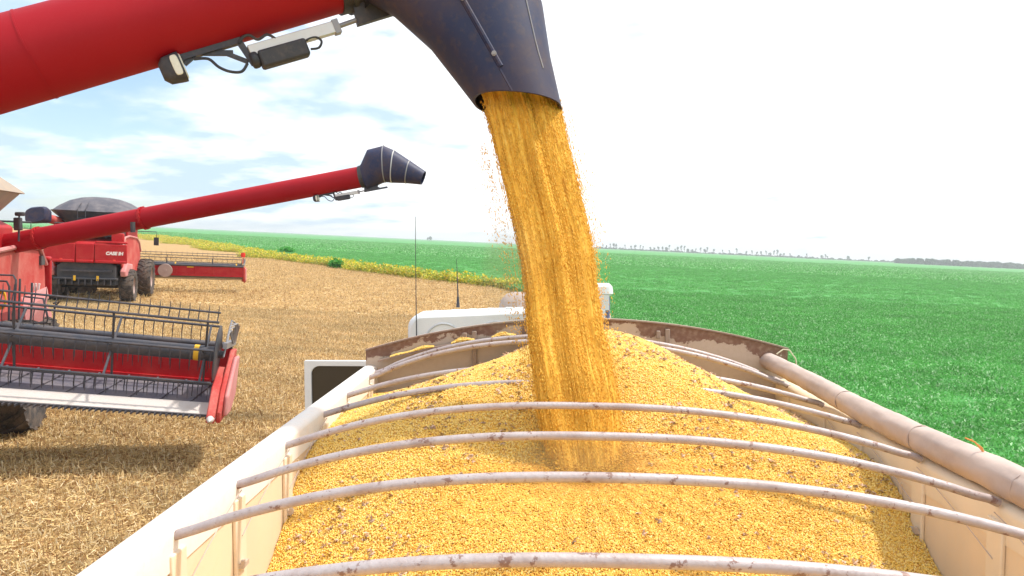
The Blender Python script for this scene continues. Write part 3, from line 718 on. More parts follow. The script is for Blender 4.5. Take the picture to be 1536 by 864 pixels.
# ------------------------------------------------------------------ falling grain
# centre line (photo pixel, depth), half width
ST = [(150, 776, 62, 3.50), (200, 788, 60, 3.47), (250, 800, 60, 3.44), (300, 813, 60, 3.41), (360, 827, 61, 3.37), (430, 838, 59, 3.32), (500, 846, 61, 3.26), (560, 858, 63, 3.2), (620, 868, 63, 3.15), (712, 880, 56, 3.06)]
SC = [(at(x, y, Y), hw * Y / FPX) for y, x, hw, Y in ST]
def stream_at(t):
    f = t * (len(SC) - 1); i = min(int(f), len(SC) - 2); u = f - i
    g = lambda k: SC[max(0, min(len(SC) - 1, k))]
    p0, p1, p2, p3 = g(i - 1)[0], g(i)[0], g(i + 1)[0], g(i + 2)[0]
    c = 0.5 * ((2 * p1) + (-p0 + p2) * u + (2 * p0 - 5 * p1 + 4 * p2 - p3) * u * u + (-p0 + 3 * p1 - 3 * p2 + p3) * u ** 3)
    return c, SC[i][1] * (1 - u) + SC[i + 1][1] * u
def flute(a, t):
    def gr(a0, wd, dp):
        d = (a - a0 + math.pi) % (2 * math.pi) - math.pi; return dp * math.exp(-(d / wd) ** 2)
    return 1 - gr(R(-92 - 18 * t), .20, .24 * max(0, 1 - t * .8)) - gr(R(-60 - 6 * t), .13, .13 * max(0, 1 - t)) - gr(R(-118 + 10 * t), .10, .06) + 0.13 * math.sin(3 * a + 1.2 + 2.0 * t) + 0.06 * math.sin(7 * a - 3 * t) + 0.012 * math.sin(31 * a + 2 * t) + 0.008 * math.sin(53 * a - 3 * t) + 0.05 * mnoise.noise(Vector((math.cos(a) * 5, math.sin(a) * 5, t * 1.6))) + 0.05 * mnoise.noise(Vector((math.cos(a) * 14, math.sin(a) * 14, t * 2.2 + 5)))
def stream_core():
    b = MB(); n = 420; m = 70; vs = []; fs = []
    for i in range(m + 1):
        t = -0.05 + 1.08 * i / m; c, w = stream_at(max(0, min(1, t)))
        if t < 0: c = c + Vector((-.03, 0, .08)) * (-t / .05)
        if t > 1: c = c + Vector((0.01, 0, -.05)) * ((t - 1) / .03)
        for k in range(n):
            a = 2 * math.pi * k / n; q = flute(a, t) * 0.86 * (1 if t > .04 else .93)
            vs.append((c.x + w * q * math.cos(a), c.y + w * .62 * q * math.sin(a), c.z))
    for i in range(m):
        for k in range(n): fs.append((i * n + k, i * n + (k + 1) % n, (i + 1) * n + (k + 1) % n, (i + 1) * n + k))
    fs.append(tuple(range(n))); fs.append(tuple(range(m * n, (m + 1) * n)))
    b.add(vs, fs); return b, n, m
def stream_mat():
    m, nt, bs = new_mat('falling_soybeans')
    at_ = nt.nodes.new('ShaderNodeAttribute'); at_.attribute_name = 'flow'
    def fn(sx, sz, det, ro):
        mp = nt.nodes.new('ShaderNodeMapping'); mp.inputs['Scale'].default_value = (sx, sx, sz); nt.links.new(at_.outputs['Vector'], mp.inputs[0])
        n_ = nt.nodes.new('ShaderNodeTexNoise'); n_.inputs['Scale'].default_value = 1; n_.inputs['Detail'].default_value = det; n_.inputs['Roughness'].default_value = ro; nt.links.new(mp.outputs[0], n_.inputs['Vector']); return n_.outputs['Fac']
    f = fn(13, 3.2, 3, 0.65); f2 = fn(46, 22, 3, 0.7)
    col = ramp(nt, f, [(0.34, (0.52, 0.22, 0.025)), (0.46, (0.78, 0.40, 0.045)), (0.60, (0.88, 0.51, 0.08)), (0.75, (0.92, 0.64, 0.19))])
    col = mixc(nt, mrange(nt, f2, 0.4, 0.7, 0, 0.45), col, (0.88, 0.56, 0.12))
    nt.links.new(col, bs.inputs['Base Color']); bs.inputs['Roughness'].default_value = 0.7; bs.inputs['Specular IOR Level'].default_value = 0.15
    n = bump(nt, bs, f, 0.5, 0.012); bump(nt, bs, f2, 0.6, 0.004, n); return m
stm = stream_mat()
mb_, n_, m_ = stream_core(); core = mb_.build('falling_grain', stm, angle=180, fixn=False)
fa = core.data.attributes.new('flow', 'FLOAT_VECTOR', 'POINT'); buf = []
for i in range(m_ + 1):
    for k in range(n_): a = 2 * math.pi * k / n_; buf += [math.cos(a), math.sin(a), 3 * i / m_]
fa.data.foreach_set('vector', buf)
tag(core, 'thick stream of soybeans pouring from the black spout into the trailer', 'grain', kind='stuff')
qx = np.linspace(-.9, 1.4, 120); qy = np.linspace(1.9, 3.7, 100); QX, QY = np.meshgrid(qx, qy); QZ = pile_z(QX, QY)
def pile_q(x, y):
    i = (y - 1.9) / 1.8 * 99; j = (x + .9) / 2.3 * 119; i = min(max(i, 0), 98.99); j = min(max(j, 0), 118.99); i0, j0 = int(i), int(j); u, v = i - i0, j - j0
    return QZ[i0, j0] * (1 - u) * (1 - v) + QZ[i0 + 1, j0] * u * (1 - v) + QZ[i0, j0 + 1] * (1 - u) * v + QZ[i0 + 1, j0 + 1] * u * v
def grains():
    """loose beans of the stream, octahedra drawn out a little along their fall, strung along shared paths"""
    V = []; F = []; cols = []
    nf = 2300
    for s in range(5200):     # feathered outer skin
        t = RNG.uniform(0, 1); c, w = stream_at(t); a = RNG.uniform(0, 6.283); q = flute(a, t) * (.86 + abs(RNG.normal(0, .045 + .05 * t)))
        for g_ in range(int(RNG.integers(2, 7))):
            tt = min(1, t + RNG.uniform(0, .05)); c, w = stream_at(tt); p = np.array((c.x + w * q * math.cos(a), c.y + w * .62 * q * math.sin(a), c.z)); V.append((p, 0.0019 * RNG.uniform(.7, 1.15), RNG.uniform(2.4, 4.6), RNG.uniform(.88, 1.06)))
    for s in range(nf):
        a = RNG.uniform(0, 2 * math.pi); q0 = 0.86 + RNG.uniform(-0.012, 0.02) + (0.22 * RNG.random() ** 3 if s % 5 == 0 else 0)
        cc = RNG.uniform(0.72, 1.14); ng = int(RNG.integers(6, 26)); t0 = RNG.uniform(-.02, .95); span = RNG.uniform(.05, .3)
        for g_ in range(ng):
            t = t0 + RNG.random() * span
            if t > 1: continue
            c, w = stream_at(max(0, t)); q = flute(a, t) * q0 + RNG.normal(0, .003)
            p = np.array((c.x + w * q * math.cos(a), c.y + w * .62 * q * math.sin(a), c.z)); V.append((p, 0.0020 * RNG.uniform(.8, 1.15), RNG.uniform(2.4, 4.6), (.5 + .5 * cc) * RNG.uniform(.96, 1.04)))
    for s in range(1300):     # strays that fly clear of the stream
        t = RNG.uniform(0.15, 1); c, w = stream_at(t); sd = -1 if RNG.random() < .72 else 1; off = w * (1 + abs(RNG.normal(0, .16)))
        band = math.exp(-((t - .45) / .2) ** 2) if sd < 0 else .5
        p = np.array((c.x + sd * off * (1 + .15 * band * RNG.random()), c.y + RNG.uniform(-.1, .1), c.z)); V.append((p, 0.0024 * RNG.uniform(.6, 1.1), RNG.uniform(1.5, 3.2), RNG.uniform(.8, 1.1)))
    for s in range(9000):     # beans bouncing and welling up where the stream lands
        an = RNG.uniform(0, 6.28); r = .06 + abs(RNG.normal(0, .10)); x, y = .235 + r * math.cos(an) * 1.15, 3.05 + r * math.sin(an) * .8
        hgt = abs(RNG.normal(0, .022)) * math.exp(-((r - .13) / .12) ** 2)
        p = np.array((x, y, float(pile_q(x, y)) + hgt)); V.append((p, .0031 * RNG.uniform(.7, 1.1), RNG.uniform(1, 1.4), RNG.uniform(.8, 1.08)))
    n = len(V); P = np.array([v[0] for v in V]); Rr = np.array([v[1] for v in V])[:, None, None]; E = np.array([v[2] for v in V]); Cc = np.array([v[3] for v in V])
    base = np.array([(1, 0, 0), (0, 1, 0), (-1, 0, 0), (0, -1, 0), (0, 0, 1), (0, 0, -1)], float)
    sc = np.ones((n, 1, 3)); sc[:, 0, 2] = E
    an = RNG.uniform(0, 6.28, n); ca, sa = np.cos(an), np.sin(an); B = np.repeat(base[None], n, 0); bx = B[..., 0] * ca[:, None] - B[..., 1] * sa[:, None]; by = B[..., 0] * sa[:, None] + B[..., 1] * ca[:, None]; B[..., 0], B[..., 1] = bx, by
    verts = P[:, None] + B * Rr * sc
    # lean along the path
    verts[..., 0] += -(verts[..., 2] - P[:, None, 2]) * 0.17
    tri = np.array([(0, 1, 4), (1, 2, 4), (2, 3, 4), (3, 0, 4), (1, 0, 5), (2, 1, 5), (3, 2, 5), (0, 3, 5)]); faces = (tri[None] + (np.arange(n) * 6)[:, None, None]).reshape(-1, 3)
    me = bpy.data.meshes.new('flying_soybeans'); me.vertices.add(n * 6); me.vertices.foreach_set('co', verts.reshape(-1).astype(np.float32))
    me.loops.add(len(faces) * 3); me.loops.foreach_set('vertex_index', faces.ravel().astype(np.int32)); me.polygons.add(len(faces)); me.polygons.foreach_set('loop_start', np.arange(0, len(faces) * 3, 3, dtype=np.int32)); me.polygons.foreach_set('loop_total', np.full(len(faces), 3, dtype=np.int32)); me.polygons.foreach_set('use_smooth', [True] * len(faces))
    me.update(calc_edges=True)
    ca_ = me.color_attributes.new('Col', 'FLOAT_COLOR', 'POINT'); col = np.ones((n, 6, 4), np.float32); base_c = np.array((0.86, 0.49, 0.07)); col[..., :3] = np.clip(base_c[None, None] * Cc[:, None, None], 0, .9); ca_.data.foreach_set('color', col.ravel())
    me.materials.append(attr_mat('flying_soybean', 0.5, 0.3, 0.0)); o = bpy.data.objects.new('flying_soybeans', me); C.objects.link(o); return o
o = grains(); tag(o, 'single soybeans flying in and around the pouring stream', 'grain', kind='stuff')

def sliding():
    """fresh beans sliding outwards and down the heap from the landing point"""
    n = 0; Vv = []; Cc = []
    base = np.array([(1, 0, 0), (0, 1, 0), (-1, 0, 0), (0, -1, 0), (0, 0, 1), (0, 0, -1)], float)
    while n < 52000:
        an = RNG.uniform(-math.pi, 0) if RNG.random() < .9 else RNG.uniform(-.2, .5); r = RNG.uniform(.08, 1.15) ** .9
        lim = .95 + .25 * math.cos(an + .9) + .10 * mnoise.noise(Vector((math.cos(an) * 3, math.sin(an) * 3, 2))) * 2
        if RNG.random() < max(0, (r - lim * .55) / (lim * .45)): continue
        x, y = .22 + r * math.cos(an), 3.04 + r * math.sin(an) * .95
        if x < XL + .03 or x > XR - .03: continue
        z = pile_q(x, y); e = 0.02; dz = (pile_q(x + e * math.cos(an), y + e * math.sin(an)) - z) / e
        d = np.array((math.cos(an), math.sin(an), dz)); d /= np.linalg.norm(d); sd = np.array((-math.sin(an), math.cos(an), 0)); up = np.cross(d, sd)
        L = RNG.uniform(1.2, 2.6) * .0036; w = .0030
        Vv.append(np.array((x, y, z + RNG.uniform(.0, .006))) + base[:, :1] * d * L + base[:, 1:2] * sd * w + base[:, 2:] * up * w); Cc.append(RNG.uniform(.86, 1.08)); n += 1
    V = np.array(Vv); tri = np.array([(0, 1, 4), (1, 2, 4), (2, 3, 4), (3, 0, 4), (1, 0, 5), (2, 1, 5), (3, 2, 5), (0, 3, 5)]); F = (tri[None] + (np.arange(n) * 6)[:, None, None]).reshape(-1, 3)
    me = bpy.data.meshes.new('sliding_soybeans'); me.vertices.add(n * 6); me.vertices.foreach_set('co', V.reshape(-1).astype(np.float32))
    me.loops.add(len(F) * 3); me.loops.foreach_set('vertex_index', F.ravel().astype(np.int32)); me.polygons.add(len(F)); me.polygons.foreach_set('loop_start', np.arange(0, len(F) * 3, 3, dtype=np.int32)); me.polygons.foreach_set('loop_total', np.full(len(F), 3, dtype=np.int32))
    me.polygons.foreach_set('use_smooth', [True] * len(F)); me.update(calc_edges=True)
    ca_ = me.color_attributes.new('Col', 'FLOAT_COLOR', 'POINT'); col = np.ones((n, 6, 4), np.float32); col[..., :3] = np.array((0.86, 0.46, 0.085))[None, None] * np.array(Cc)[:, None, None]; ca_.data.foreach_set('color', np.clip(col, 0, .95).ravel())
    me.materials.append(attr_mat('sliding_soybean', 0.55, 0.25, 0.0)); o = bpy.data.objects.new('sliding_soybeans', me); C.objects.link(o); return o
o = sliding(); tag(o, 'fresh orange soybeans sliding down the front of the heap', 'grain', kind='stuff')

dm = bpy.data.materials.new('dust_in_air'); dm.use_nodes = True; nt = dm.node_tree; nt.nodes.clear()
ho = nt.nodes.new('ShaderNodeOutputMaterial'); pv = nt.nodes.new('ShaderNodeVolumePrincipled'); pv.inputs['Color'].default_value = (0.97, 0.80, 0.45, 1)
pv.inputs['Density'].default_value = 0.9; nt.links.new(pv.outputs[0], ho.inputs['Volume'])
for nm, c_, r_, lb in (('grain_dust', at(775, 420, 3.33), (.17, .14, .30), 'thin golden dust drifting beside the pouring stream'), ('grain_dust', at(885, 700, 3.0), (.34, .22, .13), 'low golden dust where the stream lands on the heap')):
    vs_, fs_, _ = ico(1.0, 3, r_); b = MB(); b.add([v + c_ for v in vs_], fs_); o = b.build(nm, dm, angle=180); tag(o, lb, 'dust', kind='stuff')

# ------------------------------------------------------------------ unloading augers
def auger_parts(parent, p0, p1, r, side_v, secs, world=True, scale=1.0, flanges=(), flip=1, with_lamp=True, tubename='tube', hood_e=2.3, seam=True, rig=0.22):
    """tube from p0 to p1, hood sections secs, actuator slung below; side_v points towards the camera side"""
    p0, p1 = Vector(p0), Vector(p1); t = (p1 - p0).normalized(); sv = Vector(side_v); sv = (sv - t * sv.dot(t)).normalized(); up = sv.cross(t)
    if up.z < 0: up = -up
    k = dict(world=world); sc = scale; out = {}
    b = MB(); b.cyl(p0, p1, r, 56); tube = b.build(tubename, M['red_auger'], parent, **k); iw = None
    def sub(mb, name, mat, par, **kk):
        o = mb.build(name, mat, None, **kk)
        if world:
            # vertices are in world space: bring them under the parent chain
            inv = parent.matrix_world.inverted(); o.data.transform(inv)
        o.parent = par; return o
    for d in flanges:
        c = p1 - t * d; b = MB(); b.cyl(c - t * .018 * sc, c + t * .0 * sc, r * 1.13, 40); b.cyl(c + t * .004 * sc, c + t * .022 * sc, r * 1.13, 40)
        for j in range(16):
            a = 2 * math.pi * j / 16; q = c + (sv * math.cos(a) + up * math.sin(a)) * r * 1.08; b.cyl(q - t * .035 * sc, q + t * .04 * sc, .011 * sc, 6)
        sub(b, 'flange', M['red'], tube)
    b = MB(); b.cyl(p1 - t * .03 * sc, p1 + t * .20 * sc, r * 1.06, 48); b.cyl(p1 + t * .02 * sc, p1 + t * .045 * sc, r * 1.12, 48); sub(b, 'collar', M['black'], tube)
    # hood
    b = MB(); b.loft(secs, 56, e=hood_e)
    th = 0.012 * sc
    ins = [(Vector(c), Vector(u) * (1 - th / max(Vector(u).length, .01)), Vector(v) * (1 - th / max(Vector(v).length, .01))) for c, u, v in secs]
    b.loft(ins, 56, e=hood_e)
    n = 56; o1 = (len(secs) - 1) * n; o2 = len(secs) * n + o1; b.add([], []); 
    for q in range(n): b.f.append([o1 + q, o1 + (q + 1) % n, o2 + (q + 1) % n, o2 + q]); b.mi.append(0)
    spout = sub(b, 'spout', M['spout'], parent, angle=30)
    # actuator
    def Lc(a, s, z): return p1 + t * (a - rig) * sc + sv * s * sc + up * (-r + z * sc)
    b = MB()
    b.bar(Lc(-.62, .03, .02), Lc(-.40, .03, -.05), .02 * sc, .025 * sc); b.bar(Lc(-.64, .03, .0), Lc(-.36, .03, .0), .05 * sc, .035 * sc)
    b.bar(Lc(-.36, .04, .02), Lc(-.33, .04, -.13), .03 * sc, .03 * sc); b.bar(Lc(-.48, .03, .0), Lc(-.35, .03, -.11), .02 * sc, .02 * sc)
    b.bar(Lc(-.63, .03, -.03), Lc(-.56, .03, 0), .025 * sc, .03 * sc)
    br = sub(b, 'bracket', M['dark_metal'], tube)
    b = MB(); b.bar(Lc(-.33, .04, -.07), Lc(.12, .04, -.075), .05 * sc, .058 * sc); act = sub(b, 'actuator', M['alu'], tube, bevel=.004 * sc)
    b = MB(); b.bar(Lc(-.30, .05, -.125), Lc(-.06, .05, -.13), .08 * sc, .085 * sc); b.cyl(Lc(-.34, .05, -.115), Lc(-.30, .05, -.115), .04 * sc, 14); sub(b, 'motor', M['black'], tube, bevel=.012 * sc)
    b = MB(); b.cyl(Lc(.12, .04, -.075), Lc(.24, .04, -.07), .012 * sc, 10); b.bar(Lc(.10, .04, -.075), Lc(.13, .04, -.075), .06 * sc, .068 * sc); sub(b, 'rod', M['grey_metal'], tube)
    b = MB(); b.sheet([Lc(.22, .02, -.10), Lc(.52, .02, -.10), Lc(.52, .02, -.07), Lc(.40, .02, .02), Lc(.24, .02, .02)], .04 * sc); b.bar(Lc(.40, .04, -.085), Lc(.66, .04, -.085), .03 * sc, .03 * sc); b.bar(Lc(.50, .04, .0), Lc(.44, .04, -.08), .02 * sc, .02 * sc); sub(b, 'hinge_plate', M['dark_metal'], tube)
    for pts_, rr in (([Lc(-.58, .05, -.03), Lc(-.52, .06, -.05), Lc(-.49, .06, -.10), Lc(-.45, .06, -.135), Lc(-.40, .06, -.15), Lc(-.36, .05, -.12)], .007),
                ([Lc(-.36, .06, -.02), Lc(-.33, .06, .0), Lc(-.30, .06, -.0), Lc(-.27, .06, -.03), Lc(-.22, .06, -.02), Lc(-.19, .06, -.05)], .007),
                ([Lc(-.06, .06, -.10), Lc(-.03, .06, -.095), Lc(.0, .06, -.10), Lc(.015, .06, -.125), Lc(-.01, .06, -.15), Lc(-.05, .06, -.145)], .006)):
        b = MB(); b.tube(curve_pts(pts_), rr * sc, 8); sub(b, 'cable', M['black'], tube)
    if with_lamp:
        c = Lc(-.665, .06, -.05); b = MB(); b.loft([(c + t * (-.075 * sc), sv * .03 * sc, up * .035 * sc), (c - t * .05 * sc, sv * .05 * sc, up * .06 * sc), (c + t * .01 * sc, sv * .055 * sc, up * .067 * sc), (c + t * .025 * sc, sv * .055 * sc, up * .067 * sc)], 28, (True, True), e=3.5)
        b.bar(Lc(-.66, .05, -.03), Lc(-.60, .04, -.0), .02 * sc, .02 * sc)
        lm = sub(b, 'lamp_housing', M['black'], tube)
        b = MB(); b.loft([(c + t * .026 * sc, sv * .047 * sc, up * .058 * sc), (c + t * .032 * sc + sv * .0, sv * .043 * sc, up * .054 * sc)], 28, (True, True), e=3.5)
        # lens turned partly to the viewer
        b.loft([(c + sv * .056 * sc - t * .0 * sc, t * .018 * sc, up * .048 * sc), (c + sv * .060 * sc, t * .016 * sc, up * .045 * sc)], 20, (True, True), e=4)
        sub(b, 'lamp_lens', M['lamp_glass'], tube)
    return tube, spout, sub

# large auger overhead
a0 = at(0, 97, 3.10); a1 = at(500, -42, 3.62); adir = (a1 - a0).normalized(); a_start = a0 - adir * 5.0
auger = empty('unloading_auger', a_start, tilt=False)
tag(auger, 'large red auger tube overhead with a black spout pouring soybeans', 'auger')
def sec_px(px, py, Y, hw, angle, depth, dy=0.0):
    """hood section: centre pixel, half width in px along image direction angle (deg), half depth in metres"""
    c = at(px, py, Y); a = R(angle); w = hw * Y / FPX; return (c, Vector((math.cos(a) * w, 0, math.sin(a) * w)), Vector((0, depth, dy)))
hood = [sec_px(528, -50, 3.66, 62, 92, .19), sec_px(575, -75, 3.66, 80, 75, .22), sec_px(628, -66, 3.64, 110, 45, .255), sec_px(672, -30, 3.60, 122, 14, .26),
        sec_px(700, 15, 3.57, 112, 2, .255), sec_px(735, 80, 3.53, 90, -6, .225, -.01), sec_px(776, 159, 3.50, 66, -5, .215, -.025)]
tube, spout, sub = auger_parts(auger, a_start, a1, 0.187, (0.25, -1, 0), hood, scale=0.95, flanges=(4.6,))
for d_ in (1.35, 2.75):
    b = MB(); c_ = a1 - adir * d_; b.cyl(c_ - adir * .004, c_ + adir * .004, .1895, 56); sub(b, 'weld_seam', M['red_auger'], tube)
b = MB()
def front(px, py, Y): return at(px, py, Y)
seam_pts = []
for f in np.linspace(0, 1, 14):
    # ridge bar on the camera side of the hood
    i = 3 + f * 3; j = min(int(i), 5); u = i - j; c0, u0, v0 = hood[j]; c1, u1, v1 = hood[j + 1]
    c = c0.lerp(c1, u); uu = u0.lerp(u1, u); vv = v0.lerp(v1, u); seam_pts.append((c - vv * 1.005 + uu * (-0.03)))
b.tube(seam_pts[:12], [0.011] * 12, 8); sub(b, 'seam_bar', M['spout'], spout)
b = MB(); b.tube([p + Vector((-.012, .004, 0)) for p in seam_pts], 0.006, 6); sub(b, 'fold', M['spout'], spout)
b = MB(); glint_pts = []
for f in np.linspace(0, .8, 10):
    i = 3 + f * 3; j = min(int(i), 5); u = i - j; c = hood[j][0].lerp(hood[j + 1][0], u); uu = hood[j][1].lerp(hood[j + 1][1], u); vv = hood[j][2].lerp(hood[j + 1][2], u)
    ca, sa = math.cos(R(42)), math.sin(R(42)); glint_pts.append(c + uu * ca ** (2 / 2.3) - vv * sa ** (2 / 2.3))
b.tube(glint_pts, 0.0035, 6); sub(b, 'painted_highlight', M['grey_metal'], spout)  # thin pale tube painting a highlight down the hood's right side
for j in (5, 10):
    b = MB(); p = seam_pts[j]; b.cyl(p + Vector((0, 0.005, 0)), p + Vector((0, -.016, 0)), .012, 8); b.cyl(p + Vector((0, -.016, 0)), p + Vector((0, -.021, 0)), .007, 8); sub(b, 'bolt', M['grey_metal'], spout)

# ------------------------------------------------------------------ combine harvesters
def text_mesh(body, size, mat, parent, loc, rot, ital=0.0, name='logo'):
    cu = bpy.data.curves.new(name, 'FONT'); cu.body = body; cu.size = size; cu.extrude = 0.004; cu.shear = ital; cu.align_x = 'CENTER'; cu.offset = 0.012
    o = bpy.data.objects.new(name, cu); C.objects.link(o); bpy.context.view_layer.update()
    me = bpy.data.meshes.new_from_object(o.evaluated_get(bpy.context.evaluated_depsgraph_get())); bpy.data.objects.remove(o)
    me.materials.clear(); me.materials.append(mat); o = bpy.data.objects.new(name, me); C.objects.link(o); o.parent = parent; o.location = loc; o.rotation_euler = rot; return o

def make_header(root, Mx, width, tine_gap=0.135, detail=True, right_shield=True):
    """Mx maps header space (x across, y forward, z up, origin at the knife line centre) into root space"""
    hw = width / 2
    hd = bpy.data.objects.new('header', None); C.objects.link(hd); hd.parent = root
    def P(mb, name, mat, **k):
        o = mb.build(name, mat, hd, **k); return o
    def nb(): b = MB(); b.M = Mx; return b
    b = nb(); b.box((0, -1.30, .50), (width, .04, .56)); b.box((0, -1.27, .24), (width, .10, .05)); b.box((0, -1.345, .28), (width, .05, .10))
    for x in np.arange(-hw + .5, hw, .95): b.box((x, -1.34, .50), (.05, .05, .50))
    P(b, 'back_panel', M['red'])
    b = nb(); b.cyl((-hw, -1.34, .82), (hw, -1.34, .82), .055, 12); P(b, 'top_beam', M['dark_metal'])
    b = nb(); b.prism([(-1.25, .22), (-.30, .085), (-.30, .065), (-1.25, .20)], 'x', -hw + .05, hw - .05)
    for x in np.arange(-hw + .2, hw - .2, .42): b.bar((x, -1.22, .235), (x + .22, -.32, .10), .02, .015)
    P(b, 'draper_belt', M['belt'])
    b = nb(); b.prism([(-.30, .10), (-.05, .03), (0.0, .0), (0.0, -.03), (-.30, .05)], 'x', -hw + .02, hw - .02); P(b, 'cutter_pan', M['pan'])
    b = nb(); b.box((0, 0.015, -.025), (width - .06, .03, .03))
    g_ = 0.076 if detail else 0.25
    for x in np.arange(-hw + .06, hw - .06, g_): b.prism([(x - .017, 0.02), (x + .017, .02), (x + .004, .14), (x - .004, .14)], 'z', -.045, -.015)
    P(b, 'knife', M['dark_metal'])
    # dividers
    for s in (-1, 1):
        b = nb(); b.prism([(-1.42, .15), (-1.38, .78), (-.95, .82), (-.62, .66), (-.45, .60), (-.05, .34), (.12, .06), (.10, -.10), (-.5, -.16), (-1.3, -.02)], 'x', s * hw, s * (hw + .07))
        b.prism([(-.66, .60), (-.05, .40), (.22, .02), (.20, -.09), (-.30, -.10), (-.60, .2)], 'x', s * (hw - .12), s * (hw - .003))
        P(b, 'end_shield', M['red_dusty'], bevel=.02)
        b = nb(); b.prism([(-1.25, .05), (-1.2, .70), (-.75, .74), (-.35, .50), (-.02, .28), (.0, -.02), (-.6, -.1)], 'x', s * (hw + .073), s * (hw + .14)); P(b, 'side_cover', M['pink_sunlit'], bevel=.03)
        b = nb(); b.lathe([(.001, .14), (.035, .11), (.055, .04), (.06, -.04)], (s * (hw - .06), .17, -.02), (0, 1, -.1), 14); P(b, 'divider_tip', M['pan'])
        b = nb()
        for k in range(6):
            y0 = -1.1 + .07 * k; b.tube([(s * (hw + .05), y0, .95), (s * (hw + .09 - .02 * k), y0 + .1, 1.20 + .05 * math.sin(k)), (s * (hw - .02), y0 + .25, 1.30 - .04 * k), (s * (hw - .03), y0 + .42, 1.0 - .04 * k)], .014, 6)
        b.bar((s * (hw + .02), -1.30, .9), (s * (hw - .02), -.25, .98), .06, .09)
        P(b, 'hydraulic_hoses', M['grey_metal'])
    # reel
    rc = Vector((0, -.42, .82)); RR = .52; n = 6; offs = R(74)
    b = nb(); b.cyl((-hw + .16, rc.y, rc.z), (hw - .16, rc.y, rc.z), .115, 24); reel = P(b, 'reel_tube', M['dark_metal'])
    arms = np.arange(-hw + .3, hw - .2, 1.27) if detail else np.arange(-hw + .3, hw, 2.4)
    for x in arms:
        b = nb()
        for k in range(n):
            a = offs + 2 * math.pi * k / n; b.bar((x, rc.y, rc.z), (x, rc.y + RR * math.cos(a), rc.z + RR * math.sin(a)), .022, .03, up=(1, 0, 0))
        P(b, 'reel_arm', M['dark_metal'])
    for k in range(n):
        a = offs + 2 * math.pi * k / n; y, z = rc.y + RR * math.cos(a), rc.z + RR * math.sin(a); top = math.sin(a) > .8
        b = nb(); b.cyl((-hw + .14, y, z), (hw - .14, y, z), .019, 8)
        if top: b.cyl((-hw + .14, y - .05, z + .14), (hw - .14, y - .05, z + .14), .016, 8)
        for x in np.arange(-hw + .17, hw - .15, tine_gap):
            if top: b.tube([(x, y, z - .02), (x, y - .05, z + .14), (x, y - .03, z + .25)], [.009, .008, .003], 5)
            else: b.tube([(x, y, z + .01), (x, y + .02, z - .12), (x, y - .03, z - .26)], [.009, .008, .004], 5)
        P(b, 'reel_bat', M['dark_metal'])
    for s in (-1, 1):
        b = nb(); b.lathe([(.001, 0.02), (.2, .022), (.42, .012), (.44, 0), (.42, -.012), (.001, -.01)], (s * (hw - .13), rc.y, rc.z), (s, 0, 0), 36); b.cyl((s * (hw - .16), rc.y, rc.z), (s * (hw - .04), rc.y, rc.z), .06, 12); P(b, 'reel_disc', M['dark_metal'])
    for x in (-hw + .42, -hw + 3.65, hw - .42, hw - 3.65):
        b = nb(); b.cyl((x - .035, rc.y, rc.z), (x + .035, rc.y, rc.z), .119, 24); P(b, 'yellow_band', M['yellow'])
    return hd

